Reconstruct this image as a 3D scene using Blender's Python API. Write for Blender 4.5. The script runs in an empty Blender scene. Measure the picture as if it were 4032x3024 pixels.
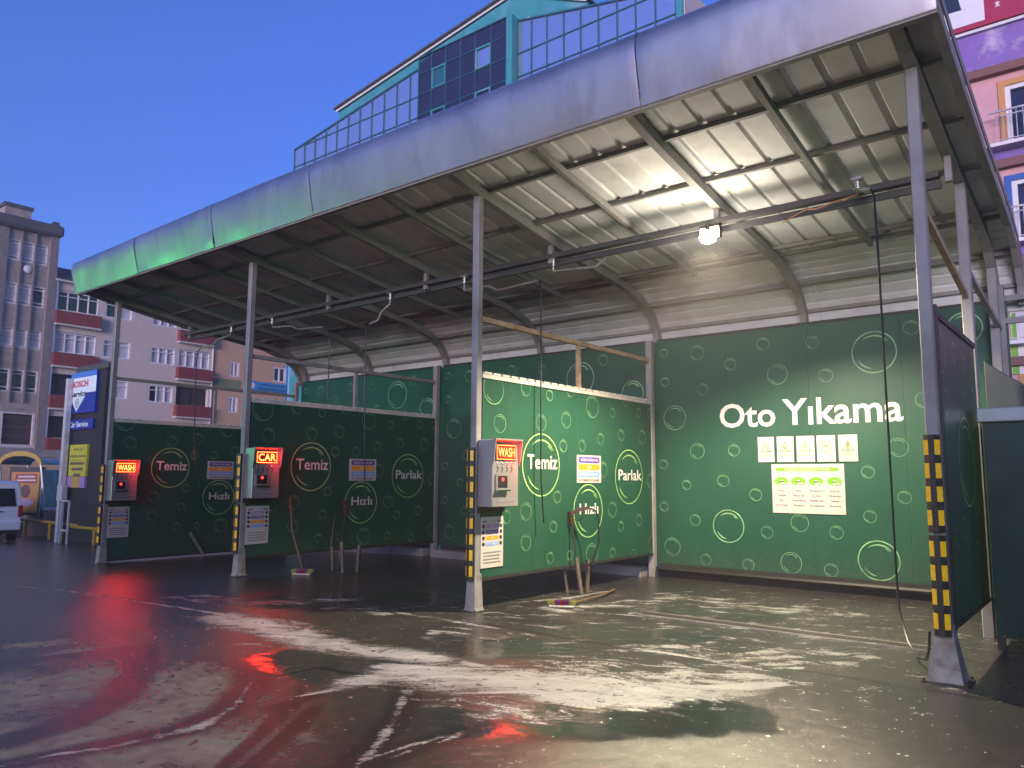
import bpy, bmesh, math, random
import numpy as np
from mathutils import Vector, Matrix, Euler
S = bpy.context.scene
COL = S.collection
rnd = random.Random(7)

# ------------------------------------------------------------------ camera
def look_rot(yaw, pitch, roll):
    f0 = Vector((-math.sin(yaw), math.cos(yaw), 0)); r0 = Vector((math.cos(yaw), math.sin(yaw), 0)); u0 = Vector((0, 0, 1))
    f = f0*math.cos(pitch) + u0*math.sin(pitch); u = u0*math.cos(pitch) - f0*math.sin(pitch)
    r = r0*math.cos(roll) + u*math.sin(roll); u = u*math.cos(roll) - r0*math.sin(roll)
    return Matrix((r, u, -f)).transposed()
cam_data = bpy.data.cameras.new('camera'); cam = bpy.data.objects.new('camera', cam_data); COL.objects.link(cam)
cam.location = (1.2026, -6.7692, 1.5)
cam.rotation_euler = look_rot(.6751, .1211, .0058).to_euler()
cam_data.sensor_width = 36; cam_data.lens = 27.18; cam_data.clip_end = 3000; cam_data.clip_start = .05
S.camera = cam

# ------------------------------------------------------------------ sky, sun, exposure
SUN_EL, SUN_AZ = math.radians(2.0), math.radians(158.0)     # low in the west, behind the photographer
world = bpy.data.worlds.new('World'); S.world = world; world.use_nodes = True
nt = world.node_tree; nt.nodes.clear()
sky = nt.nodes.new('ShaderNodeTexSky'); sky.sky_type = 'NISHITA'; sky.sun_disc = False
sky.sun_elevation = SUN_EL; sky.sun_rotation = SUN_AZ
sky.air_density = 1.0; sky.dust_density = 1.0; sky.ozone_density = 4.0
hs = nt.nodes.new('ShaderNodeHueSaturation'); hs.inputs['Saturation'].default_value = 1.0
mx = nt.nodes.new('ShaderNodeMix'); mx.data_type = 'RGBA'; mx.blend_type = 'MULTIPLY'; mx.inputs[0].default_value = 1
mx.inputs[7].default_value = (.93, .66, 1.03, 1)
bg = nt.nodes.new('ShaderNodeBackground'); bg.inputs['Strength'].default_value = .150
ow = nt.nodes.new('ShaderNodeOutputWorld')
nt.links.new(sky.outputs[0], hs.inputs['Color']); nt.links.new(hs.outputs[0], mx.inputs[6])
nt.links.new(mx.outputs[2], bg.inputs[0]); nt.links.new(bg.outputs[0], ow.inputs[0])
sun_d = bpy.data.lights.new('sun', 'SUN'); sun_d.energy = .95; sun_d.angle = math.radians(24); sun_d.color = (.88, .80, 1)
sun = bpy.data.objects.new('sun', sun_d); COL.objects.link(sun)
sdir = Vector((math.sin(SUN_AZ)*math.cos(SUN_EL), math.cos(SUN_AZ)*math.cos(SUN_EL), math.sin(SUN_EL)))
sun.rotation_euler = (-sdir).to_track_quat('-Z', 'Y').to_euler()
S.view_settings.view_transform = 'Standard'; S.view_settings.look = 'None'
S.view_settings.exposure = 2.42; S.view_settings.gamma = 1.0; S.view_settings.use_curve_mapping = False
EXPO = 2.0**S.view_settings.exposure
S.cycles.use_denoising = True
S.cycles.max_bounces = 6; S.cycles.diffuse_bounces = 3; S.cycles.glossy_bounces = 4; S.cycles.transparent_max_bounces = 12
S.cycles.sample_clamp_indirect = 4.0; S.cycles.caustics_reflective = False; S.cycles.caustics_refractive = False

# ------------------------------------------------------------------ materials
M = {}
def mat(name, col, rough=.5, metal=0., var=.12, scale=6., bump=0., bscale=40., spec=.5, coat=0., dirt=None, dirt_amt=0., dscale=2.5, stretch=None):
    m = bpy.data.materials.new(name); m.use_nodes = True; n = m.node_tree; b = n.nodes['Principled BSDF']; L = n.links.new
    b.inputs['Roughness'].default_value = rough; b.inputs['Metallic'].default_value = metal
    b.inputs['Specular IOR Level'].default_value = spec
    if coat: b.inputs['Coat Weight'].default_value = coat; b.inputs['Coat Roughness'].default_value = .08
    tc = n.nodes.new('ShaderNodeTexCoord'); vec = tc.outputs['Object']
    if stretch:
        mp = n.nodes.new('ShaderNodeMapping'); mp.inputs['Scale'].default_value = stretch; L(vec, mp.inputs[0]); vec = mp.outputs[0]
    nz = n.nodes.new('ShaderNodeTexNoise'); nz.inputs['Scale'].default_value = scale; nz.inputs['Detail'].default_value = 6; L(vec, nz.inputs['Vector'])
    cr = n.nodes.new('ShaderNodeValToRGB'); e = cr.color_ramp.elements
    e[0].position = .3; e[1].position = .7
    e[0].color = (*[c*(1-var) for c in col], 1); e[1].color = (*[min(1, c*(1+var)) for c in col], 1)
    L(nz.outputs[0], cr.inputs[0]); out = cr.outputs[0]
    if dirt:
        n2 = n.nodes.new('ShaderNodeTexNoise'); n2.inputs['Scale'].default_value = dscale; n2.inputs['Detail'].default_value = 8; n2.inputs['Roughness'].default_value = .65; L(vec, n2.inputs['Vector'])
        r2 = n.nodes.new('ShaderNodeValToRGB'); r2.color_ramp.elements[0].position = .5; r2.color_ramp.elements[1].position = .72
        r2.color_ramp.elements[1].color = (dirt_amt,)*3+(1,); L(n2.outputs[0], r2.inputs[0])
        mm = n.nodes.new('ShaderNodeMix'); mm.data_type = 'RGBA'; L(r2.outputs[0], mm.inputs[0]); L(out, mm.inputs[6]); mm.inputs[7].default_value = (*dirt, 1); out = mm.outputs[2]
    L(out, b.inputs['Base Color'])
    mr = n.nodes.new('ShaderNodeMapRange'); mr.inputs[3].default_value = max(.02, rough*.8); mr.inputs[4].default_value = min(1, rough*1.25); L(nz.outputs[0], mr.inputs[0]); L(mr.outputs[0], b.inputs['Roughness'])
    if bump:
        n3 = n.nodes.new('ShaderNodeTexNoise'); n3.inputs['Scale'].default_value = bscale; n3.inputs['Detail'].default_value = 4; L(vec, n3.inputs['Vector'])
        bp = n.nodes.new('ShaderNodeBump'); bp.inputs['Strength'].default_value = bump; bp.inputs['Distance'].default_value = .02; L(n3.outputs[0], bp.inputs['Height']); L(bp.outputs[0], b.inputs['Normal'])
    M[name] = m; return m
def emis(name, col, strength, base=(.02, .02, .02)):
    m = bpy.data.materials.new(name); m.use_nodes = True; b = m.node_tree.nodes['Principled BSDF']
    b.inputs['Base Color'].default_value = (*base, 1); b.inputs['Emission Color'].default_value = (*col, 1); b.inputs['Emission Strength'].default_value = strength/EXPO
    M[name] = m; return m

# ------------------------------------------------------------------ mesh builder
class MB:
    def __init__(s): s.v = []; s.f = []; s.mi = []; s.cur = 0
    def face(s, idx): s.f.append(tuple(idx)); s.mi.append(s.cur)
    def box(s, x0, x1, y0, y1, z0, z1, c=0.):
        b = len(s.v)
        if c <= 0:
            s.v += [(x, y, z) for z in (z0, z1) for y in (y0, y1) for x in (x0, x1)]
            for q in ((0,2,3,1), (4,5,7,6), (0,1,5,4), (2,6,7,3), (0,4,6,2), (1,3,7,5)): s.face([b+i for i in q])
        else:   # chamfered on the four long vertical edges and top
            pts = [(x0+c, y0), (x1-c, y0), (x1, y0+c), (x1, y1-c), (x1-c, y1), (x0+c, y1), (x0, y1-c), (x0, y0+c)]
            s.prism(pts, z0, z1)
        return s
    def prism(s, pts, z0, z1):
        b = len(s.v); n = len(pts)
        s.v += [(x, y, z0) for x, y in pts] + [(x, y, z1) for x, y in pts]
        for i in range(n): j = (i+1) % n; s.face((b+i, b+j, b+n+j, b+n+i))
        s.face([b+i for i in range(n)][::-1]); s.face([b+n+i for i in range(n)])
        return s
    def extrude(s, prof, axis, a0, a1):
        """profile of 2D points swept along an axis: 'x' -> (y,z), 'y' -> (x,z)"""
        b = len(s.v); n = len(prof)
        for a in (a0, a1):
            for p, q in prof: s.v.append((a, p, q) if axis == 'x' else (p, a, q))
        for i in range(n): j = (i+1) % n; s.face((b+i, b+j, b+n+j, b+n+i))
        s.face([b+i for i in range(n)][::-1]); s.face([b+n+i for i in range(n)])
        return s
    def beam(s, p0, p1, w, h, up=(0, 0, 1)):
        p0 = Vector(p0); p1 = Vector(p1); d = (p1-p0).normalized(); r = d.cross(Vector(up)).normalized(); u = r.cross(d)
        b = len(s.v)
        for p in (p0, p1):
            for a, c in ((-1,-1), (1,-1), (1,1), (-1,1)): s.v.append(tuple(p + r*(a*w/2) + u*(c*h/2)))
        for q in ((0,1,2,3), (7,6,5,4), (0,4,5,1), (1,5,6,2), (2,6,7,3), (3,7,4,0)): s.face([b+i for i in q])
        return s
    def tube(s, pts, r, n=8, r2=None):
        pts = [Vector(p) for p in pts]; b = len(s.v); prev = None
        for i, p in enumerate(pts):
            d = (pts[min(i+1, len(pts)-1)] - pts[max(i-1, 0)]).normalized()
            ref = prev if prev is not None else (Vector((0, 0, 1)) if abs(d.z) < .9 else Vector((1, 0, 0)))
            a = d.cross(ref).normalized(); c = a.cross(d).normalized(); prev = c
            rr = r if r2 is None else r + (r2-r)*i/(len(pts)-1)
            for k in range(n):
                t = 2*math.pi*k/n; s.v.append(tuple(p + a*(rr*math.cos(t)) + c*(rr*math.sin(t))))
        for i in range(len(pts)-1):
            for k in range(n):
                k2 = (k+1) % n; s.face((b+i*n+k, b+i*n+k2, b+(i+1)*n+k2, b+(i+1)*n+k))
        s.face([b+k for k in range(n)][::-1]); e = b+(len(pts)-1)*n; s.face([e+k for k in range(n)])
        return s
    def lathe(s, prof, n=16, c=(0, 0, 0), cap=True):
        b = len(s.v)
        for r, z in prof:
            for k in range(n): t = 2*math.pi*k/n; s.v.append((c[0]+r*math.cos(t), c[1]+r*math.sin(t), c[2]+z))
        for i in range(len(prof)-1):
            for k in range(n): k2 = (k+1) % n; s.face((b+i*n+k, b+i*n+k2, b+(i+1)*n+k2, b+(i+1)*n+k))
        if cap: s.face([b+k for k in range(n)][::-1]); e = b+(len(prof)-1)*n; s.face([e+k for k in range(n)])
        return s
    def poly(s, pts): b = len(s.v); s.v += [tuple(p) for p in pts]; s.face(range(b, b+len(pts))); return s
    def plate(s, pts, off):
        """flat outline given thickness along the vector off"""
        b = len(s.v); n = len(pts); o = Vector(off)
        s.v += [tuple(p) for p in pts] + [tuple(Vector(p)+o) for p in pts]
        for i in range(n): j = (i+1) % n; s.face((b+i, b+j, b+n+j, b+n+i))
        s.face([b+i for i in range(n)][::-1]); s.face([b+n+i for i in range(n)])
        return s
    def add(s, verts, faces, fn=lambda p: p):
        b = len(s.v); s.v += [tuple(fn(p)) for p in verts]
        for f in faces: s.face([b+i for i in f])
        return s
    def mesh(s, name, mats, smooth=False):
        me = bpy.data.meshes.new(name); me.from_pydata(s.v, [], s.f)
        for m in (mats if isinstance(mats, (list, tuple)) else [mats]): me.materials.append(M[m])
        me.polygons.foreach_set('material_index', s.mi)
        bm = bmesh.new(); bm.from_mesh(me); bmesh.ops.recalc_face_normals(bm, faces=bm.faces); bm.to_mesh(me); bm.free()
        if smooth:
            me.polygons.foreach_set('use_smooth', [True]*len(me.polygons)); me.set_sharp_from_angle(angle=math.radians(40))
        me.update(); return me
    def build(s, name, mats, parent=None, smooth=False, loc=None):
        return link(name, s.mesh(name, mats, smooth), parent, loc)
def link(name, me, parent=None, loc=None):
    o = bpy.data.objects.new(name, me); COL.objects.link(o)
    if parent: o.parent = parent
    if loc is not None: o.location = loc
    return o
def tag(o, label=None, cat=None, group=None, kind=None):
    if label: o['label'] = label
    if cat: o['category'] = cat
    if group: o['group'] = group
    if kind: o['kind'] = kind
    return o
def thing(name, label, cat, loc=(0, 0, 0), group=None, rz=0.):
    o = bpy.data.objects.new(name, None); COL.objects.link(o); o.location = loc; o.rotation_euler = (0, 0, rz); o.empty_display_size = .2
    return tag(o, label, cat, group)
def bevel(o, w=.006):
    md = o.modifiers.new('bevel', 'BEVEL'); md.width = w; md.segments = 1; md.limit_method = 'ANGLE'; return o
def copy_tree(o, parent=None):
    c = o.copy(); COL.objects.link(c); c.parent = parent
    for ch in list(o.children): copy_tree(ch, c)
    return c
# ------------------------------------------------------------------ lettering: flat printed glyph outlines
_tc = {}
def glyphs(body, size, bold=0., align='CENTER', spacing=1.0):
    k = (body, size, bold, align, spacing)
    if k in _tc: return _tc[k]
    undot = 'ı' in body and 'i' not in body
    cu = bpy.data.curves.new('lettering', 'FONT'); cu.body = body.replace('ı', 'i') if undot else body; cu.size = size; cu.offset = bold*size; cu.align_x = align; cu.space_character = spacing; cu.resolution_u = 3
    o = bpy.data.objects.new('lettering', cu); COL.objects.link(o)
    dg = bpy.context.evaluated_depsgraph_get(); dg.update()
    me = bpy.data.meshes.new_from_object(o.evaluated_get(dg))
    r = ([tuple(v.co) for v in me.vertices], [tuple(p.vertices) for p in me.polygons])
    if undot:      # the dotless letter: the plain stem of the i
        V, F = r; lab = list(range(len(V)))
        def root(a):
            while lab[a] != a: lab[a] = lab[lab[a]]; a = lab[a]
            return a
        for f in F:
            for q in f[1:]: lab[root(q)] = root(f[0])
        grp = {}
        for i in range(len(V)): grp.setdefault(root(i), []).append(i)
        bad = {g for g, ix in grp.items() if min(V[i][1] for i in ix) > .40*size and max(V[i][0] for i in ix)-min(V[i][0] for i in ix) < .3*size}
        r = (V, [f for f in F if root(f[0]) not in bad])
        keep = sorted({i for f in r[1] for i in f}); mp = {a: i for i, a in enumerate(keep)}
        r = ([V[i] for i in keep], [tuple(mp[i] for i in f) for f in r[1]])
    bpy.data.objects.remove(o); bpy.data.curves.remove(cu); bpy.data.meshes.remove(me)
    _tc[k] = r; return r
def fit_text(mb, body, x0, x1, z0, z1, fn, bold=.03):
    """letters scaled so their box fills x0..x1 by z0..z1 of a plane; fn maps (u, w) on the plane to space"""
    v, f = glyphs(body, 1., bold, 'LEFT')
    if not v: return
    a = min(p[0] for p in v); b = max(p[0] for p in v); c = min(p[1] for p in v); d = max(p[1] for p in v)
    mb.add(v, f, lambda p: fn(x0+(p[0]-a)/(b-a)*(x1-x0), z0+(p[1]-c)/(d-c)*(z1-z0)))
def line_text(mb, body, cx, z, size, fn, bold=.02, maxw=None, align='CENTER'):
    v, f = glyphs(body, size, bold, align)
    if not v: return
    w = max(p[0] for p in v)-min(p[0] for p in v); k = 1 if not maxw or w <= maxw else maxw/w
    mb.add(v, f, lambda p: fn(cx+p[0]*k, z+p[1]))
def rect(mb, u0, u1, w0, w1, fn): mb.poly([fn(u0, w0), fn(u1, w0), fn(u1, w1), fn(u0, w1)])
def pill(mb, u0, u1, w0, w1, fn, r=None):
    r = r or (w1-w0)*.35; P = []
    for cx, cz, t0 in ((u1-r, w1-r, 0), (u0+r, w1-r, 90), (u0+r, w0+r, 180), (u1-r, w0+r, 270)):
        for k in range(5): t = math.radians(t0+k*22.5); P.append(fn(cx+r*math.cos(t), cz+r*math.sin(t)))
    mb.poly(P)
def ring(mb, cu, cw, r, wd, fn, a0=0, a1=360, n=None, taper=False, sq=1.):
    n = n or max(10, int(28*(abs(a1-a0)/360))); b = len(mb.v)
    for i in range(n+1):
        t = math.radians(a0+(a1-a0)*i/n); k = wd*(math.sin(math.pi*i/n)**.7+.06 if taper else 1)
        for rr in (r-k/2, r+k/2): mb.v.append(tuple(fn(cu+rr*math.cos(t)*sq, cw+rr*math.sin(t))))
    for i in range(n): mb.face((b+2*i, b+2*i+1, b+2*i+3, b+2*i+2))
def disc(mb, cu, cw, r, fn, n=14, rz=None):
    rz = rz or r; mb.poly([fn(cu+r*math.cos(2*math.pi*k/n), cw+rz*math.sin(2*math.pi*k/n)) for k in range(n)])
FOAM_STRONG = [[(-6.52, -2.0, 0.18), (-5.87, -2.03, 0.22), (-5.1, -2.14, 0.2), (-4.4, -2.16, 0.16), (-3.93, -2.09, 0.18), (-3.48, -1.98, 0.14)], [(-3.4, -2.94, 0.08), (-3.36, -2.51, 0.14), (-3.0, -2.33, 0.2), (-2.62, -2.12, 0.24), (-2.22, -1.96, 0.24), (-1.81, -1.8, 0.22), (-1.49, -1.57, 0.2), (-1.23, -1.28, 0.14), (-0.96, -0.9, 0.05)], [(-3.58, -2.4, 0.08), (-3.32, -2.3, 0.15), (-3.04, -2.14, 0.14)], [(-2.12, -2.22, 0.1), (-1.73, -2.16, 0.12), (-1.44, -1.87, 0.1)]]
FOAM_THIN = [[(-3.41, -3.33, 0.03), (-3.35, -3.05, 0.05), (-3.34, -2.76, 0.06)], [(-5.4, -0.62, 0.04), (-4.65, -0.59, 0.05), (-3.89, -0.61, 0.05)], [(-4.34, -1.11, 0.03), (-4.1, -1.03, 0.04)], [(-10.99, -2.46, 0.03), (-9.22, -2.23, 0.03), (-7.73, -2.04, 0.03), (-6.56, -1.92, 0.05)], [(-3.21, -1.88, 0.05), (-2.97, -1.93, 0.08)], [(-3.35, -4.61, 0.03), (-3.34, -4.4, 0.05), (-3.3, -4.14, 0.05)], [(-3.5, -5.12, 0.015), (-3.47, -4.87, 0.02), (-3.35, -4.61, 0.03)], [(-3.3, -4.14, 0.05), (-3.53, -3.75, 0.02), (-4.01, -3.32, 0.02)], [(-2.08, -3.95, 0.015), (-2.29, -3.61, 0.02), (-2.6, -3.17, 0.025), (-2.95, -2.79, 0.03)], [(-2.11, -3.84, 0.012), (-2.39, -3.42, 0.015), (-2.92, -2.76, 0.02)], [(-2.12, -3.85, 0.012), (-2.09, -3.51, 0.018), (-2.02, -3.15, 0.018), (-2.02, -2.76, 0.02)], [(-2.05, -3.79, 0.01), (-2.01, -3.4, 0.012), (-1.95, -2.82, 0.012)], [(-4.74, 0.9, 0.03), (-4.5, 1.44, 0.06), (-4.44, 2.34, 0.05)], [(-4.23, 0.67, 0.02), (-3.57, 0.83, 0.03), (-3.18, 0.97, 0.03)], [(-2.57, -0.53, 0.03), (-1.82, -0.5, 0.04), (-1.24, -0.54, 0.03)]]
FOAM_SOFT = [[(-8.08, -1.5, 0.3), (-7.32, -1.33, 0.3), (-6.9, -0.97, 0.35), (-6.63, -0.49, 0.25)], [(-6.29, -0.89, 0.2), (-5.45, -0.78, 0.25)], [(-2.14, -0.3, 0.4), (-1.52, -0.24, 0.45), (-0.91, 0.27, 0.4)], [(-2.39, -1.4, 0.3), (-1.83, -1.13, 0.35), (-1.3, -0.77, 0.3)], [(-3.53, 2.43, 0.3), (-2.35, 2.5, 0.4), (-1.33, 2.56, 0.4)], [(-1.64, 1.24, 0.25), (-0.75, 1.14, 0.3)], [(-2.34, -2.83, 0.25), (-1.93, -2.62, 0.3)], [(-4.14, -1.19, 0.2), (-3.76, -1.01, 0.2)], [(-4.13, 0.54, 0.3), (-3.58, 1.9, 0.3)]]
TRACKS = [[(-3.9, -4.99, 0.13), (-3.98, -4.6, 0.13), (-4.33, -4.14, 0.13), (-4.93, -3.72, 0.13), (-5.62, -3.36, 0.14)], [(-3.49, -5.13, 0.1), (-3.43, -4.69, 0.1), (-3.32, -4.22, 0.12), (-3.48, -3.85, 0.12), (-3.9, -3.39, 0.13), (-4.56, -2.92, 0.13)], [(-2.11, -4.0, 0.1), (-2.32, -3.58, 0.1), (-2.58, -3.17, 0.1), (-2.96, -2.74, 0.1)], [(-2.6, -4.41, 0.04), (-2.89, -4.0, 0.05), (-3.23, -3.57, 0.05)], [(-2.49, -4.32, 0.05), (-2.86, -3.76, 0.06), (-3.09, -3.45, 0.05)], [(-5.98, -4.32, 0.1), (-5.88, -3.8, 0.1), (-5.73, -3.21, 0.08)], [(-3.18, -3.53, 0.02), (-3.62, -3.15, 0.02)], [(-2.08, -3.98, 0.12), (-2.06, -3.54, 0.12), (-1.96, -2.92, 0.12)], [(-3.29, -3.63, 0.06), (-3.35, -3.25, 0.06)]]
DRY = [[(-5.11, -5.0, 0.7), (-4.99, -4.47, 0.6), (-5.05, -4.01, 0.35)], [(-4.52, -3.74, 0.45), (-4.19, -3.64, 0.4)], [(-3.8, -5.24, 0.7), (-3.73, -4.7, 0.35), (-3.8, -4.17, 0.4), (-3.76, -3.88, 0.3)], [(-2.96, -4.54, 0.5), (-2.9, -4.11, 0.3), (-2.48, -4.15, 0.5), (-2.53, -3.81, 0.2)], [(-1.72, -3.52, 0.35), (-1.34, -3.2, 0.3)], [(-0.95, -2.88, 0.5), (-0.45, -2.18, 0.5), (0.15, -1.59, 0.5), (0.61, -1.4, 0.5)], [(-6.66, -3.99, 0.12), (-6.56, -3.73, 0.15)], [(-5.99, -4.01, 0.1), (-5.97, -3.73, 0.15)]]
PUDDLE = [[(-3.82, -1.46, 0.35), (-3.37, -1.34, 0.4), (-2.99, -1.02, 0.3)], [(-3.83, -0.12, 0.3), (-2.77, -0.02, 0.35), (-2.21, 0.31, 0.25)], [(-3.82, 1.23, 0.2), (-2.84, 1.65, 0.25), (-2.12, 1.88, 0.2)], [(-2.15, -3.05, 0.3), (-1.54, -2.42, 0.35), (-0.99, -1.9, 0.3)], [(-4.44, -2.71, 0.3), (-3.77, -2.76, 0.35)], [(-6.99, -1.04, 0.4), (-5.99, 0.31, 0.5)], [(-9.86, -1.96, 0.5), (-6.6, -2.32, 0.5), (-6.72, -3.08, 0.5)]]
JOINTS = [[(-3.12, 1.14, 0), (-4.93, 0.92, 0)], [(-4.27, -0.5, 0), (-3.8, -0.5, 0), (-2.92, -0.57, 0), (-1.82, -0.5, 0), (-0.87, -0.35, 0), (0.51, -0.37, 0)], [(-3.98, -3.12, 0), (-3.95, -2.75, 0), (-3.61, -2.71, 0)]]
BACK= [(-4.57, 3.51, 0.066), (-4.0, 3.46, 0.113), (-3.46, 3.23, 0.087), (-2.95, 3.49, 0.091), (-2.24, 3.44, 0.087), (-1.43, 3.22, 0.281), (-0.96, 3.5, 0.093), (-2.75, 3.02, 0.145), (-2.07, 2.95, 0.093), (-4.56, 3.04, 0.071), (-3.92, 2.88, 0.089), (-4.4, 2.46, 0.189), (-0.85, 2.54, 0.107), (-4.03, 1.93, 0.116), (-3.44, 1.93, 0.085), (-4.61, 1.73, 0.072), (-1.19, 1.93, 0.12), (-4.22, 1.41, 0.071), (-3.62, 1.48, 0.088), (-3.13, 1.28, 0.088), (-4.61, 1.07, 0.071), (-1.58, 1.61, 0.081), (-1.15, 1.28, 0.08), (-4.09, 0.88, 0.083), (-3.56, 0.81, 0.237), (-2.51, 0.9, 0.122), (-2.98, 0.75, 0.086), (-2.02, 0.79, 0.089), (-1.58, 1.02, 0.08), (-4.48, 0.46, 0.132), (-3.93, 0.3, 0.082), (-3.27, 0.27, 0.084), (-2.65, 0.34, 0.145), (-2.11, 0.28, 0.088), (-1.5, 0.45, 0.255)]
DIV= [(0.27, 2.56, 0.185), (0.9, 2.62, 0.092), (1.41, 2.58, 0.071), (1.89, 2.67, 0.073), (2.44, 2.51, 0.155), (2.98, 2.46, 0.07), (3.36, 2.64, 0.064), (3.74, 2.51, 0.071), (4.13, 2.52, 0.091), (0.39, 2.15, 0.111), (1.22, 2.21, 0.106), (1.79, 2.28, 0.108), (2.65, 2.06, 0.082), (3.22, 2.14, 0.083), (3.85, 2.14, 0.11), (1.72, 1.93, 0.081), (2.17, 1.95, 0.079), (1.23, 1.67, 0.396), (3.44, 1.53, 0.4), (2.32, 1.06, 0.358), (1.58, 1.26, 0.079), (0.91, 1.09, 0.108), (2.95, 1.06, 0.109), (3.72, 0.88, 0.086), (3.18, 0.81, 0.072), (0.52, 1.04, 0.082), (1.49, 0.88, 0.073), (0.91, 0.71, 0.097), (1.42, 0.49, 0.072), (1.86, 0.49, 0.062), (2.4, 0.47, 0.142), (2.95, 0.45, 0.067), (3.55, 0.39, 0.07), (4.1, 1.47, 0.113), (4.12, 0.5, 0.131), (2.71, 1.63, 0.109), (0.05, 0.66, 0.129)]
# ------------------------------------------------------------------ ground: one sheet out to the horizon
def ground_z(x):
    x = np.asarray(x, float); return -np.clip(-10.0-x, 0, 47)*.034
def grow(a, b, s0, k=1.18):
    out = []; p = a; s = s0; sg = 1 if b > a else -1
    while abs(p-a) < abs(b-a): p += sg*s; s *= k; out.append(p)
    return out
xs = np.array(sorted(grow(-16, -900, .06) + list(np.arange(-16, 3.6, .035)) + grow(3.57, 900, .06)))
ys = np.array(sorted(grow(-5.6, -900, .06) + list(np.arange(-5.6, 4.4, .035)) + grow(4.36, 900, .06)))
GX, GY = np.meshgrid(xs, ys); GZ = ground_z(GX)
NX, NY = len(xs), len(ys)
P2 = np.stack([GX.ravel(), GY.ravel()], 1)
def seg_mask(lines, gain=1.0):
    m = np.zeros(len(P2)); core = np.where((P2[:,0] > -17) & (P2[:,0] < 4.5) & (P2[:,1] > -7) & (P2[:,1] < 5))[0]; Q = P2[core]
    mm = np.zeros(len(Q))
    for ln in lines:
        for a, b in zip(ln[:-1], ln[1:]):
            A = np.array(a[:2]); B = np.array(b[:2]); wa, wb = max(a[2], .008), max(b[2], .008)
            d = B-A; t = np.clip(((Q-A)@d)/max(d@d, 1e-9), 0, 1); dist = np.hypot(*(Q-A-t[:,None]*d).T); w = wa+(wb-wa)*t
            mm = np.maximum(mm, np.clip(1.25-dist/w*.62, 0, 1))
    m[core] = mm*gain; return m
FS = [[(p[0], p[1], p[2]*(1.4 if i == 1 else 1.25)) for p in l] for i, l in enumerate(FOAM_STRONG)]
foam = np.maximum(seg_mask(FS, 1.0), seg_mask(FOAM_THIN, .78)); soft = np.maximum(np.maximum(seg_mask([[(-4.0, .6, 1.5), (-2.2, 1.6, 1.9), (-.6, 1.8, 1.5)], [(-2.6, -.8, 1.0), (-1.2, -.2, 1.1)]], .5), 0), np.maximum(seg_mask(FOAM_SOFT, .8), seg_mask([[(p[0], p[1], p[2]*1.9) for p in l] for l in FOAM_STRONG], .6)))
track = seg_mask(TRACKS); dry = seg_mask([DRY[0], DRY[1], DRY[2], DRY[3][:2]] + DRY[6:]); pud = seg_mask(PUDDLE[:-1]); joint = seg_mask([[(p[0], p[1], .018) for p in l] for l in JOINTS])
idx = np.arange(NX*NY).reshape(NY, NX)
quads = np.stack([idx[:-1,:-1], idx[:-1,1:], idx[1:,1:], idx[1:,:-1]], -1).reshape(-1, 4)
me = bpy.data.meshes.new('ground'); nv = NX*NY; nq = len(quads)
me.vertices.add(nv); me.vertices.foreach_set('co', np.stack([GX, GY, GZ], -1).astype(np.float32).ravel())
me.loops.add(nq*4); me.loops.foreach_set('vertex_index', quads.astype(np.int32).ravel())
me.polygons.add(nq); me.polygons.foreach_set('loop_start', np.arange(0, nq*4, 4, dtype=np.int32)); me.polygons.foreach_set('loop_total', np.full(nq, 4, dtype=np.int32))
me.update(calc_edges=True)
for nm, a in (('foam', foam), ('soft', soft), ('track', track), ('dry', dry), ('puddle', pud), ('joint', joint)):
    at = me.attributes.new(nm, 'FLOAT', 'POINT'); at.data.foreach_set('value', a.astype(np.float32))
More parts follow.
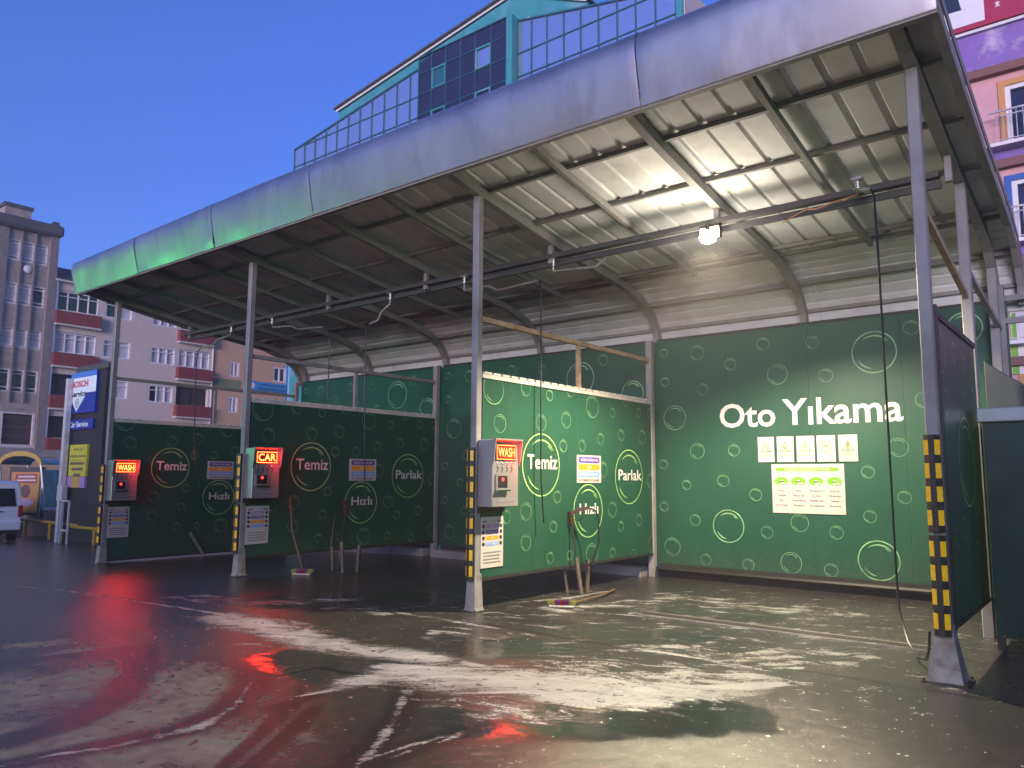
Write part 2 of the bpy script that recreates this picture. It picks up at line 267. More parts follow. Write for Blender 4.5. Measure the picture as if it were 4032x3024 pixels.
def ground_material():
    m = bpy.data.materials.new('wet_yard'); m.use_nodes = True; n = m.node_tree; L = n.links.new; b = n.nodes['Principled BSDF']
    tc = n.nodes.new('ShaderNodeTexCoord'); pos = tc.outputs['Object']
    def attr(k): a = n.nodes.new('ShaderNodeAttribute'); a.attribute_name = k; return a.outputs['Fac']
    def noise(sc, det=6, rough=.6, stretch=None, dist=0.):
        v = pos
        if stretch: mp = n.nodes.new('ShaderNodeMapping'); mp.inputs['Scale'].default_value = stretch[0]; mp.inputs['Rotation'].default_value = (0, 0, stretch[1]); L(v, mp.inputs[0]); v = mp.outputs[0]
        x = n.nodes.new('ShaderNodeTexNoise'); x.inputs['Scale'].default_value = sc; x.inputs['Detail'].default_value = det; x.inputs['Roughness'].default_value = rough; x.inputs['Distortion'].default_value = dist; L(v, x.inputs['Vector']); return x.outputs[0]
    def mth(op, a, b=None, c=None):
        x = n.nodes.new('ShaderNodeMath'); x.operation = op
        for i, q in enumerate((a, b, c)):
            if q is None: continue
            if isinstance(q, (int, float)): x.inputs[i].default_value = q
            else: L(q, x.inputs[i])
        return x.outputs[0]
    def step(v, lo, hi):
        x = n.nodes.new('ShaderNodeMapRange'); x.interpolation_type = 'SMOOTHSTEP'; x.inputs[1].default_value = lo; x.inputs[2].default_value = hi; L(v, x.inputs[0]); return x.outputs[0]
    def mixc(f, a, c):
        x = n.nodes.new('ShaderNodeMix'); x.data_type = 'RGBA'; L(f, x.inputs[0])
        for i, q in ((6, a), (7, c)):
            if isinstance(q, tuple): x.inputs[i].default_value = (*q, 1)
            else: L(q, x.inputs[i])
        return x.outputs[2]
    def mixf(f, a, c):
        x = n.nodes.new('ShaderNodeMix'); x.data_type = 'FLOAT'; L(f, x.inputs[0])
        for i, q in ((2, a), (3, c)):
            if isinstance(q, (int, float)): x.inputs[i].default_value = q
            else: L(q, x.inputs[i])
        return x.outputs[0]
    def streak(sc, det, rough, ang, k, dist):
        mp = n.nodes.new('ShaderNodeMapping'); mp.vector_type = 'TEXTURE'; mp.inputs['Rotation'].default_value = (0, 0, math.radians(ang)); mp.inputs['Scale'].default_value = (k, 1, 1); L(warp, mp.inputs[0])
        x = n.nodes.new('ShaderNodeTexNoise'); x.inputs['Scale'].default_value = sc; x.inputs['Detail'].default_value = det; x.inputs['Roughness'].default_value = rough; x.inputs['Distortion'].default_value = dist; L(mp.outputs[0], x.inputs['Vector']); return x.outputs[0]
    wn = n.nodes.new('ShaderNodeTexNoise'); wn.inputs['Scale'].default_value = .8; wn.inputs['Detail'].default_value = 2; L(pos, wn.inputs['Vector'])
    vm = n.nodes.new('ShaderNodeVectorMath'); vm.operation = 'MULTIPLY_ADD'; L(wn.outputs['Color'], vm.inputs[0]); vm.inputs[1].default_value = (1.1, 1.1, 0); L(pos, vm.inputs[2]); warp = vm.outputs[0]
    nbig = noise(.55, 5); nmid = noise(3.2, 7, .62); nfin = noise(38, 5, .7); ngrain = noise(190, 3, .6); nblot = noise(9, 6, .7)
    nstr = streak(4.2, 10, .72, 34, 3.0, 1.2); nstr2 = streak(6.5, 10, .74, 26, 3.6, .9); nhole = streak(13, 5, .65, 34, 2.0, 1.2)
    # drier ground, broken by tyre tracks, drops and damp margins
    drops = n.nodes.new('ShaderNodeTexVoronoi'); drops.inputs['Scale'].default_value = 9; L(warp, drops.inputs['Vector']); drop = mth('MULTIPLY', step(drops.outputs['Distance'], .34, .20), step(nblot, .44, .52))
    dr = step(mth('ADD', mth('MULTIPLY', attr('dry'), .62), mth('ADD', mth('MULTIPLY', mth('SUBTRACT', nmid, .5), .9), mth('ADD', mth('MULTIPLY', mth('SUBTRACT', nblot, .5), .7), mth('MULTIPLY', mth('SUBTRACT', nfin, .5), .8)))), .16, .80)
    tr = step(mth('ADD', attr('track'), mth('ADD', mth('MULTIPLY', mth('SUBTRACT', nfin, .5), 1.1), mth('MULTIPLY', mth('SUBTRACT', nblot, .5), .6))), .30, .85)
    dr = mth('MULTIPLY', dr, mth('SUBTRACT', 1, mth('MULTIPLY', tr, .95))); sx = n.nodes.new('ShaderNodeSeparateXYZ'); L(pos, sx.inputs[0]); drop = mth('MULTIPLY', drop, step(sx.outputs['X'], -1.6, -2.6)); dr = mth('MULTIPLY', dr, mth('SUBTRACT', 1, mth('MULTIPLY', drop, .95)))
    pu = step(mth('ADD', attr('puddle'), mth('ADD', mth('MULTIPLY', mth('SUBTRACT', nmid, .5), 1.1), mth('MULTIPLY', mth('SUBTRACT', nblot, .5), .5))), .3, .8)
    # colour: grey brown concrete, darker where it is soaked, with light grit and dark oil
    cdry = mixc(nblot, (.075, .069, .062), (.145, .134, .118)); cdry = mixc(mth('MULTIPLY', step(ngrain, .58, .72), .7), cdry, (.20, .19, .17))
    cwet = mixc(nblot, (.020, .019, .018), (.062, .057, .050)); cwet = mixc(step(nbig, .42, .62), cwet, (.030, .029, .028))
    col = mixc(dr, cwet, cdry); col = mixc(mth('MULTIPLY', step(ngrain, .62, .74), .55), col, (.15, .14, .125)); col = mixc(mth('MULTIPLY', tr, .8), col, (.018, .017, .017))
    gv = n.nodes.new('ShaderNodeTexVoronoi'); gv.inputs['Scale'].default_value = 34; L(pos, gv.inputs['Vector']); grit = mth('MULTIPLY', step(gv.outputs['Distance'], .20, .08), step(nblot, .50, .60)); col = mixc(mth('MULTIPLY', grit, .6), col, (.20, .19, .17))
    col = mixc(attr('joint'), col, (.010, .009, .008))
    # suds: thick trails, thin drained streaks, loose flecks
    fo = mth('ADD', attr('foam'), mth('ADD', mth('MULTIPLY', mth('SUBTRACT', nstr, .5), 2.6), mth('MULTIPLY', mth('SUBTRACT', nfin, .5), .8)))
    fo = mth('MULTIPLY', step(fo, .38, 1.15), step(attr('foam'), .03, .35)); fo = mth('MULTIPLY', fo, mth('SUBTRACT', 1, mth('MULTIPLY', step(nhole, .56, .66), .8))); fo = mth('MULTIPLY', fo, mth('ADD', .72, mth('MULTIPLY', step(nstr2, .38, .62), .28)))
    so = mth('ADD', mth('MULTIPLY', attr('soft'), .7), mth('ADD', mth('ADD', mth('MULTIPLY', mth('SUBTRACT', nstr2, .5), 3.0), mth('MULTIPLY', mth('SUBTRACT', nmid, .5), 1.6)), mth('MULTIPLY', mth('SUBTRACT', nfin, .5), .9)))
    so = mth('MULTIPLY', mth('MULTIPLY', step(so, .45, 1.0), .62), step(attr('soft'), .02, .3))
    fv = n.nodes.new('ShaderNodeTexVoronoi'); fv.inputs['Scale'].default_value = 17; fv.inputs['Randomness'].default_value = 1; L(warp, fv.inputs['Vector'])
    yard = mth('MULTIPLY', step(sx.outputs['X'], -8.5, -4.8), step(mth('ADD', sx.outputs['Y'], mth('MULTIPLY', sx.outputs['X'], -.35)), -3.9, -1.6))
    fl = mth('MULTIPLY', mth('MULTIPLY', step(fv.outputs['Distance'], .20, .06), step(nblot, .50, .58)), yard)
    foamall = mth('MAXIMUM', mth('MAXIMUM', mth('MULTIPLY', fo, .9), so), mth('MULTIPLY', fl, .6))
    col = mixc(foamall, col, mixc(nfin, (.24, .245, .245), (.50, .51, .51)))
    L(col, b.inputs['Base Color'])
    rwet = mixf(nblot, .08, .34); rwet = mixf(pu, rwet, .045); rough = mixf(dr, rwet, .6); rough = mixf(foamall, rough, .5); L(rough, b.inputs['Roughness'])
    b.inputs['Specular IOR Level'].default_value = .55
    h1 = mth('MULTIPLY', mth('ADD', mth('MULTIPLY', nfin, .5), mth('MULTIPLY', ngrain, .5)), mixf(dr, mixf(pu, .75, .10), 1.1))
    rip = noise(6, 3, .5); h2 = mth('ADD', h1, mth('MULTIPLY', rip, .8)); h3 = mth('ADD', h2, mth('MULTIPLY', foamall, mth('ADD', .2, mth('MULTIPLY', nfin, .9)))); h3 = mth('SUBTRACT', h3, mth('MULTIPLY', attr('joint'), .8))
    bp = n.nodes.new('ShaderNodeBump'); bp.inputs['Strength'].default_value = .55; bp.inputs['Distance'].default_value = .012; L(h3, bp.inputs['Height']); L(bp.outputs[0], b.inputs['Normal'])
    return m
M['ground'] = ground_material(); me.materials.append(M['ground'])
ground = bpy.data.objects.new('ground', me); COL.objects.link(ground); tag(ground, 'wet concrete wash yard with foam, puddles and tyre tracks', kind='structure')
# ------------------------------------------------------------------ materials of the wash
mat('post_paint', (.25, .24, .24), .42, .0, .10, 5, .08, 60, dirt=(.07, .06, .055), dirt_amt=.6)
mat('base_paint', (.24, .235, .23), .55, 0, .2, 7, .2, 30, dirt=(.09, .05, .025), dirt_amt=.75, dscale=6)
mat('rafter_paint', (.26, .245, .235), .7, 0, .15, 6, .06)
mat('rail_dark', (.06, .058, .056), .5, 0, .15, 6); mat('rust_tube', (.42, .30, .17), .55, .0, .3, 9, .1, 40, dirt=(.26, .11, .04), dirt_amt=.5, dscale=7)
mat('roof_steel', (.68, .67, .66), .8, .0, .08, 2.5, dirt=(.34, .32, .28), dirt_amt=.5, dscale=1.5)
mat('fascia_metal', (.56, .55, .53), .36, .95, .10, 1.6, .13, 2.6, stretch=(1, 1, .35), dirt=(.34, .32, .29), dirt_amt=.55, dscale=3.5)
mat('panel_green', (.012, .072, .042), .40, 0, .10, 1.4, .012, 5, spec=.45, dirt=(.024, .058, .038), dirt_amt=.3, dscale=1.2, stretch=(1, 1, .45))
def panel_dirt(m):
    n = m.node_tree; L = n.links.new; b = n.nodes['Principled BSDF']; src = b.inputs['Base Color'].links[0].from_socket
    tc = n.nodes.new('ShaderNodeTexCoord'); sp = n.nodes.new('ShaderNodeSeparateXYZ'); L(tc.outputs['Object'], sp.inputs[0])
    nz = n.nodes.new('ShaderNodeTexNoise'); nz.inputs['Scale'].default_value = 14; nz.inputs['Detail'].default_value = 8; nz.inputs['Roughness'].default_value = .75; L(tc.outputs['Object'], nz.inputs['Vector'])
    mp = n.nodes.new('ShaderNodeMapping'); mp.inputs['Scale'].default_value = (5, 5, .25); L(tc.outputs['Object'], mp.inputs[0]); n2 = n.nodes.new('ShaderNodeTexNoise'); n2.inputs['Scale'].default_value = 3; n2.inputs['Detail'].default_value = 6; L(mp.outputs[0], n2.inputs['Vector'])
    h = n.nodes.new('ShaderNodeMapRange'); h.inputs[1].default_value = 1.1; h.inputs[2].default_value = .25; h.inputs[3].default_value = -.16; h.inputs[4].default_value = .16; L(sp.outputs['Z'], h.inputs[0])
    ad = n.nodes.new('ShaderNodeMath'); L(nz.outputs[0], ad.inputs[0]); L(h.outputs[0], ad.inputs[1])
    r = n.nodes.new('ShaderNodeMapRange'); r.inputs[1].default_value = .56; r.inputs[2].default_value = .72; r.inputs[4].default_value = .38; L(ad.outputs[0], r.inputs[0])
    r2 = n.nodes.new('ShaderNodeMapRange'); r2.inputs[1].default_value = .58; r2.inputs[2].default_value = .8; r2.inputs[4].default_value = .2; L(n2.outputs[0], r2.inputs[0])
    mx_ = n.nodes.new('ShaderNodeMath'); mx_.operation = 'MAXIMUM'; L(r.outputs[0], mx_.inputs[0]); L(r2.outputs[0], mx_.inputs[1])
    mm = n.nodes.new('ShaderNodeMix'); mm.data_type = 'RGBA'; L(mx_.outputs[0], mm.inputs[0]); L(src, mm.inputs[6]); mm.inputs[7].default_value = (.07, .085, .065, 1); L(mm.outputs[2], b.inputs['Base Color'])
panel_dirt(M['panel_green'])
mat('panel_edge', (.03, .028, .026), .5, 0, .2, 8)
mat('cap_white', (.62, .58, .50), .45, 0, .14, 12, dirt=(.3, .26, .2), dirt_amt=.5, dscale=9)
mat('bubble_print', (.21, .40, .20), .3, 0, .5, 4); mat('ring_print', (.32, .54, .18), .3, 0, .3, 4)
mat('letter_white', (.66, .62, .57), .35, 0, .03, 5)
mat('black_rubber', (.016, .016, .017), .45, 0, .25, 9, .05)
mat('yellow_reflector', (.85, .52, .015), .28, 0, .1, 25)
mat('box_steel', (.36, .34, .34), .36, .55, .06, 4, .03, 30)
mat('dark_plastic', (.02, .02, .022), .35, 0, .15, 8)
mat('chrome', (.72, .72, .72), .16, 1.0, .05, 6)
mat('paper_white', (.50, .47, .43), .4, 0, .03, 6)
mat('print_purple', (.11, .05, .33), .4, 0, .08, 8)
mat('print_violet', (.42, .25, .48), .4, 0, .08, 8)
mat('print_orange', (.80, .30, .02), .4, 0, .08, 8)
mat('print_blue', (.18, .34, .72), .4, 0, .08, 8)
mat('print_green', (.16, .46, .03), .4, 0, .08, 8)
mat('print_olive', (.20, .25, .11), .4, 0, .08, 8)
mat('print_grey', (.20, .19, .22), .4, 0, .08, 8)
mat('print_dark', (.04, .035, .05), .4, 0, .08, 8)
mat('hose_black', (.014, .013, .013), .38, 0, .2, 9)
mat('galvanised', (.42, .41, .39), .38, .7, .2, 9, .08, 40, dirt=(.2, .12, .06), dirt_amt=.4)
mat('worn_tube', (.10, .08, .06), .5, .1, .3, 12, .1, 40, dirt=(.12, .07, .04), dirt_amt=.6, dscale=8)
mat('copper_cable', (.5, .2, .1), .4, 0, .1)
mat('wood_handle', (.13, .08, .04), .5, 0, .25, 20)
mat('brush_yellow', (.34, .33, .06), .7, 0, .3, 30, .4, 80)
mat('brush_purple', (.16, .03, .20), .7, 0, .3, 30, .4, 80)
mat('brush_red', (.3, .02, .02), .7, 0, .3, 30, .4, 80)
mat('concrete', (.24, .23, .22), .7, 0, .2, 5, .3, 30, dirt=(.1, .095, .09), dirt_amt=.7)
mat('iron', (.05, .045, .04), .5, .3, .3, 20, .2, 60)
emis('led_bright', (1, .03, .006), 70.0, (.1, 0, 0)); emis('led_dim', (1, .01, .006), .14, (.1, 0, 0)); emis('led_dot', (1, .03, .02), 5.0)
emis('lamp_glass', (1, .86, .56), 60.0, (.8, .8, .7))

XP = [-14.1, -9.5, -4.75, 0.0]                      # the four front posts
def zg(x): return float(ground_z(x))
ROOF = [(-.62, 5.00), (0, 4.87), (1.6, 4.61), (3.45, 4.40), (3.95, 4.25), (4.25, 4.08), (4.40, 3.88), (4.44, 3.66)]   # underside line of the rafters (y, z)
def roof_z(y): return float(np.interp(y, [p[0] for p in ROOF], [p[1] for p in ROOF]))
X0, X1 = -14.4, .31
canopy = thing('car_wash_canopy', 'long steel canopy with bright metal fascia over the green wash bays', 'canopy', (-7, 0, 0))
def cp(mb, name, m, smooth=False, parent=None):
    o = mb.build(name, m, None, smooth); o.data.transform(Matrix.Translation((7, 0, 0)) if parent is None else Matrix.Identity(4)); o.parent = parent or canopy; return o
# front posts with flared bases
for i, x in enumerate(XP):
    top = roof_z(0); h = .047
    o = cp(MB().box(x-h, x+h, -h, h, zg(x)+.3, top, .008), 'post', 'post_paint')
    f = MB(); z0 = zg(x); b = .125 if i == 3 else .082
    lv = [(b, z0+.012), (b-.01, z0+.05), (.058, z0+.40), (.054, z0+.42)]
    for a, z in lv: f.v += [(x-a, -a, z), (x+a, -a, z), (x+a, a, z), (x-a, a, z)]
    for k in range(len(lv)-1):
        for s in range(4): s2 = (s+1) % 4; f.face((4*k+s, 4*k+s2, 4*k+4+s2, 4*k+4+s))
    f.face((0,1,2,3)); f.face((12,13,14,15))
    cp(f, 'post_base', 'base_paint')
    cp(MB().box(x-b-.03, x+b+.03, -b-.03, b+.03, z0-.05, z0+.014), 'base_plate', 'iron')
    for sx_ in (-1, 1):
        for sy_ in (-1, 1): cp(MB().tube([(x+sx_*(b+.012), sy_*(b+.012), z0+.0145), (x+sx_*(b+.012), sy_*(b+.012), z0+.034)], .012, 6), 'bolt', 'iron')
# right-hand mid post and rear posts
cp(MB().box(-.05, .05, 2.10, 2.20, 0, roof_z(2.15), .008), 'post', 'post_paint')
for x in XP: cp(MB().box(x-.05, x+.05, 4.15, 4.25, zg(x), 3.70 if x < -1 else 4.1, .006), 'rear_post', 'post_paint' if x > -1 else 'rafter_paint')
cp(MB().box(.0, .10, 4.28, 4.4, 0, 3.9), 'rear_post', 'post_paint')
# braces at the right gable
cp(MB().beam((0, .06, 3.72), (0, 2.08, 3.36), .05, .06), 'brace', 'rust_tube')
cp(MB().beam((.02, 2.2, 3.62), (.04, 4.28, 3.36), .05, .05), 'brace', 'post_paint')
for zz in (3.42, 3.70): cp(MB().box(.1, 2.6, 4.31, 4.37, zz, zz+.07), 'rail', 'post_paint')
# rafters: thick on the posts and at mid bay, thin between; the thick ones follow the curve at the back
def rafter(x, w, d, upto=None):
    pts = [p for p in ROOF if upto is None or p[0] <= upto]
    b = MB()
    for k, (y, z) in enumerate(pts):
        a = Vector(pts[max(k-1, 0)]); c = Vector(pts[min(k+1, len(pts)-1)]); t = (c-a).normalized(); n = Vector((-t.y, t.x))
        n = n if n.y > 0 or n.x > 0 else -n
        p0 = Vector((y, z)); p1 = p0 + n*d
        b.v += [(x-w/2, p0.x, p0.y), (x+w/2, p0.x, p0.y), (x+w/2, p1.x, p1.y), (x-w/2, p1.x, p1.y)]
    for k in range(len(pts)-1):
        for s in range(4): s2 = (s+1) % 4; b.face((4*k+s, 4*k+s2, 4*k+4+s2, 4*k+4+s))
    b.face((0,1,2,3)); e = 4*(len(pts)-1); b.face((e,e+1,e+2,e+3)); return cp(b, 'rafter', 'rafter_paint')
RD = .115
thick = []; bays = list(zip(XP[:-1], XP[1:]))
for a, c in bays:
    w = (c-a)/4; rafter(a, .10, RD); thick.append(a)
    for k in (1, 2, 3):
        if k == 2: rafter(a+w*2, .09, RD); thick.append(a+w*2)
        else: cp(MB().beam((a+w*k, -.62, 5.065), (a+w*k, 0, 4.935), .05, .08).beam((a+w*k, 0, 4.935), (a+w*k, 1.6, 4.675), .05, .08).beam((a+w*k, 1.6, 4.675), (a+w*k, 3.45, 4.465), .05, .08), 'rafter', 'rafter_paint')
rafter(0, .10, RD); thick.append(0.0); rafter(X1-.04, .07, RD); rafter(X0+.05, .08, RD)
for a, c in zip([0.0, X1-.04][:1], [X1-.04]): pass
# purlins along the canopy
for y, w in ((-.58, .06), (.14, .05), (1.08, .05), (2.07, .05), (3.2, .06), (3.45, .06)):
    z = roof_z(y)+.10; cp(MB().box(X0+.03, X1-.01, y-w/2, y+w/2, z, z+.05), 'purlin', 'rafter_paint')
for y, z in ((4.16, 4.24), (4.50, 3.9)): cp(MB().box(X0+.03, X1-.01, y-.03, y+.03, z, z+.05), 'purlin', 'rafter_paint')
# corrugated roof sheets: ribs run front to back
def roof_sheet(xa, xb):
    b = MB(); prof = []; x = xa; pitch = .2975; n = max(1, round((xb-xa)/pitch)); pitch = (xb-xa)/n
    for k in range(n):
        xx = xa+k*pitch; prof += [(xx, 0), (xx+pitch*.74, 0), (xx+pitch*.80, .028), (xx+pitch*.94, .028)]
    prof.append((xb, 0))
    rows = [(-.64, roof_z(-.62)+.155), (0, roof_z(0)+.155), (1.6, roof_z(1.6)+.155), (3.55, roof_z(3.45)+.145)]
    m = len(prof)
    for y, z in rows: b.v += [(px, y, z+pz) for px, pz in prof]
    for r in range(len(rows)-1):
        for k in range(m-1): b.face((r*m+k, r*m+k+1, (r+1)*m+k+1, (r+1)*m+k))
    o = cp(b, 'roof_sheet', 'roof_steel'); md = o.modifiers.new('thickness', 'SOLIDIFY'); md.thickness = .004; return o
nsh = 12
for k in range(nsh): roof_sheet(X0+.02+(X1-X0-.04)*k/nsh, X0+.02+(X1-X0-.04)*(k+1)/nsh-.003)
# curved rear sheets: ribs run along the canopy
def curved_sheet(xa, xb):
    b = MB(); line = [(3.40, 4.555), (3.75, 4.50), (4.02, 4.40), (4.25, 4.26), (4.42, 4.08), (4.53, 3.88), (4.57, 3.60)]
    pts = [Vector(p) for p in line]; s = [0]
    for p, q in zip(pts[:-1], pts[1:]): s.append(s[-1]+(q-p).length)
    prof = []; t = 0; step = .155
    def at(t):
        t = min(max(t, 0), s[-1]); i = max(0, min(len(s)-2, next((k for k in range(len(s)-1) if s[k+1] >= t), len(s)-2)))
        f = (t-s[i])/(s[i+1]-s[i]); p = pts[i].lerp(pts[i+1], f); d = (pts[i+1]-pts[i]).normalized(); return p, Vector((-d.y, d.x))
    while t < s[-1]:
        for dt, h in ((0, 0), (.105, 0), (.118, .016), (.142, .016)):
            if t+dt <= s[-1]:
                p, nn = at(t+dt); nn = nn if nn.y > 0 or nn.x > 0 else -nn; prof.append(p+nn*h)
        t += step
    m = len(prof)
    for x in (xa, xb): b.v += [(x, p.x, p.y) for p in prof]
    for k in range(m-1): b.face((k, k+1, m+k+1, m+k))
    o = cp(b, 'curved_sheet', 'roof_steel'); md = o.modifiers.new('thickness', 'SOLIDIFY'); md.thickness = .004
for k in range(6): curved_sheet(X0+.02+(X1-X0-.04)*k/6, X0+.02+(X1-X0-.04)*(k+1)/6-.004)
# bull-nosed fascia of five bent sheets with lapped seams, slightly dented
seams = [X0, -11.9, -9.46, -7.05, -2.14, X1+.012]
def fascia(xa, xb, k):
    b = MB(); nx = max(10, int((xb-xa)*22)); prof = [(-.655, 4.945), (-.69, 4.95), (-.712, 5.05), (-.735, 5.16), (-.757, 5.27), (-.776, 5.38), (-.788, 5.47), (-.785, 5.55), (-.76, 5.62), (-.70, 5.675), (-.60, 5.71), (-.45, 5.725), (-.2, 5.71), (.6, 5.59)]
    r2 = random.Random(31+k); dents = [(r2.uniform(xa, xb), r2.uniform(5.0, 5.5), r2.uniform(.10, .4), r2.uniform(-.012, .010)) for _ in range(int((xb-xa)*3.2))]
    off = .003*(k % 2)
    for i in range(nx+1):
        x = xa + (xb-xa-.013)*i/nx; sc = .86+.14*min(1, (x-X0)/6)
        for y, z in prof:
            zz = 4.945+(z-4.945)*sc; dy = -off
            for dx, dz, r, a in dents:
                if z > 4.96: dy += a*math.exp(-(((x-dx)/r)**2+((zz-dz)/(r*.7))**2))
            edge = min(x-xa, xb-x)
            if 4.96 < z < 5.6: dy += .006*math.exp(-(edge/.03)**2)
            b.v.append((x, y+dy, zz+off))
    m = len(prof)
    for i in range(nx):
        for j in range(m-1): b.face((i*m+j, i*m+j+1, (i+1)*m+j+1, (i+1)*m+j))
    e0 = len(b.v)
    b.v += [(x, y+.004, z-.003) for x, y, z in b.v[:e0]]
    for i in range(nx):
        for j in range(m-1): b.face((e0+i*m+j, e0+(i+1)*m+j, e0+(i+1)*m+j+1, e0+i*m+j+1))
    cp(b, 'fascia_panel', 'fascia_metal', True)
for k, (a, c) in enumerate(zip(seams[:-1], seams[1:])): fascia(a, c, k)
cp(MB().box(X0+.01, X1, -.665, -.60, 4.93, 4.96), 'edge_angle', 'rafter_paint')
# gable trim on the right
b = MB(); pr = [(y, z+.17) for y, z in ROOF[:-2]] + [(4.56, 3.92), (4.60, 3.58)]
for (y, z), (y2, z2) in zip(pr[:-1], pr[1:]): b.beam((X1+.004, y, z), (X1+.004, y2, z2), .012, .09)
cp(b, 'gable_trim', 'rafter_paint')
# service rail hung from the rafters
rail = thing('overhead_hose_rail', 'long steel rail carrying hose arms, hung under the canopy rafters', 'rail', (-7.2, 1.5, 4.45))
def rl(mb, name, m, smooth=False, parent=None):
    o = mb.build(name, m, None, smooth); o.data.transform(Matrix.Translation((7.2, -1.5, -4.45))); o.parent = parent or rail; return o
rl(MB().box(-14.3, -.08, 1.45, 1.55, 4.44, 4.50), 'rail_beam', 'rail_dark'); rl(MB().box(-14.3, -.08, 1.56, 1.60, 4.36, 4.43), 'pipe', 'rail_dark')
for x in thick: rl(MB().box(x-.03 if x > X0+.1 else -14.28, x+.03 if x > X0+.1 else -14.2, 1.47, 1.53, 4.38, 4.66), 'hanger', 'rafter_paint')

# ------------------------------------------------------------------ green printed walls
def bubble(mb, u, w, r, fn, seed, clip=None):
    wd = max(.007, r*.058) if r < .2 else .020
    rr = random.Random(seed); a = rr.uniform(0, 360)
    ring(mb, u, w, r, wd*.75, fn); ring(mb, u, w, r*1.0, wd*1.5, lambda p, q: fn(p, q), a, a+150, taper=True) if False else None
    ring(mb, u, w, r*.80, wd*.9, fn, 35, 130, taper=True); ring(mb, u, w, r*.80, wd*.8, fn, 205, 262, taper=True); ring(mb, u, w, r*.72, wd*.5, fn, 40, 62, taper=True)
def bubbles_clipped(lst, fn, u0, u1, w0, w1, name, parent, seed=0):
    mb = MB(); cl = (lambda p, q: fn(min(max(p, u0), u1), min(max(q, w0), w1)))
    for i, (u, w, r) in enumerate(lst):
        if u+r < u0 or u-r > u1: continue
        if r > .3: b = MB(); bubble(b, u, w, r, cl, seed+i); b.build('word_ring', 'ring_print', parent)
        else: bubble(mb, u, w, r, cl, seed+i)
    return tag(mb.build(name, 'bubble_print', parent), kind='stuff')
DIVB = [b for b in DIV if b[1]-b[2] > .2]
WORDS = [('Temiz', .93, 1.58, 1.615, 1.80), ('Parlak', 3.13, 3.81, 1.475, 1.635), ('Hızlı', 2.10, 2.57, 1.015, 1.16)]
def partition(x, label, deep=4.14, top=2.72, bot=.345, words=True, side=1, capm='cap_white', railm='rafter_paint', full=True):
    t = thing('partition_wall', label, 'partition wall', (x, 0, 0), 'green partition walls between wash bays'); z0 = zg(x) if x < -10 else 0
    th = .035; cuts = [.07, 1.02, 2.13, 3.3, deep] if full else [.07, 1.05, deep]
    for a, c in zip(cuts[:-1], cuts[1:]): MB().box(-th, th, a+.0015, c-.0015, bot+.02, top-.05).build('board', 'panel_green', t)
    MB().box(-.045, .045, .062, deep+.01, bot-.015, bot+.018).build('bottom_channel', 'panel_edge', t)
    MB().box(-.05, .05, .062, deep+.01, top-.048, top).build('top_cap', capm, t)
    if full:
        for k in range(24): MB().box(-.055, .055, .09+k*.168, .09+k*.168+.125, top+.002, top+.028).build('cap_tile', capm, t)
        MB().box(-.03, .03, .065, deep, 3.35, 3.41).build('upper_rail', railm, t)
        MB().box(-.027, .027, 2.12, 2.175, top+.03, 3.348).build('stud', railm, t)
    for s in ((1,) if side == 1 else (1, -1)):
        fn = lambda u, w, s=s: (s*(th+.004), u, w)
        bubbles_clipped(DIVB, fn, .075, deep-.005, bot+.022, top-.052, 'bubble_print', t, int(x*10))
    if words:
        for wd, a, c, d, e in WORDS:
            mb = MB(); fit_text(mb, wd, a, c, d, e, lambda u, w: (th+.006, u, w), .014); mb.build('lettering', 'letter_white', t)
    return t
parts = [partition(XP[0], 'dark green bubble print partition farthest left, with no board for the word Parlak in view', top=2.58, bot=.0+.05+zg(XP[0])),
         partition(XP[1], 'green bubble print partition behind the red CAR display', top=2.70, bot=.275),
         partition(XP[2], 'brightest green partition reading Temiz, Hızlı and Parlak, under rusty tubing', capm='cap_white', railm='rust_tube')]
parts[0]['label'] = 'dark green partition farthest left, nearest the street sign pillar'
p4 = partition(0.0, 'green partition seen edge on at the right end, beside the dark enclosure', deep=2.06, top=2.86, bot=.37, words=False, side=2, capm='panel_edge', full=False)
MB().box(-.06, .06, .06, .13, .3, 2.9).build('end_trim', 'panel_edge', p4)
# rear walls, one per bay
def rear_wall(xa, xb, label, main=False):
    t = thing('rear_wall', label, 'wall', ((xa+xb)/2, 4.345, 0), 'green rear walls of the wash bays'); c = (xa+xb)/2; n = 4
    for k in range(n):
        a = xa+(xb-xa)*k/n-c; d = xa+(xb-xa)*(k+1)/n-c
        MB().box(a+.0012, d-.0012, 0, .05, .19, 3.70).build('board', 'panel_green', t)
    MB().box(xa-c+.06, xb-c-.06, -.005, .055, 3.702, 3.74).build('top_channel', 'panel_edge', t)
    MB().box(xa-c+.06, xb-c-.06, -.02, .055, .10, .188).build('bottom_channel', 'panel_edge', t)
    fn = lambda u, w: (u, -.004, w)
    off = (xa+4.75)*1.0
    lst = [(u+off-c, w, r) for u, w, r in BACK] + ([(-.35-c, 3.42, .2), (.2-c, 3.0, .1), (-.4-c, 1.35, .1)] if main else [(.1+xb-c-.5, 2.9, .2)])
    bubbles_clipped(lst, fn, xa-c+.065, xb-c-.065, .195, 3.695, 'bubble_print', t, int(xa*7))
    if main:
        mb = MB(); f2 = lambda u, w: (u-c, -.006, w)
        fit_text(mb, 'Oto', -3.65, -2.80, 2.265, 2.63, f2, .016); fit_text(mb, 'Yıkama', -2.70, -1.11, 2.27, 2.65, f2, .016)
        mb.build('lettering', 'letter_white', t)
    return t
rear_wall(XP[2], .12, 'green rear wall lettered Oto Yıkama in white', True)
rear_wall(XP[1], XP[2], 'dim green rear wall between the second and third lit displays')
rear_wall(XP[0], XP[1], 'dim green rear wall farthest left, glimpsed over a partition')
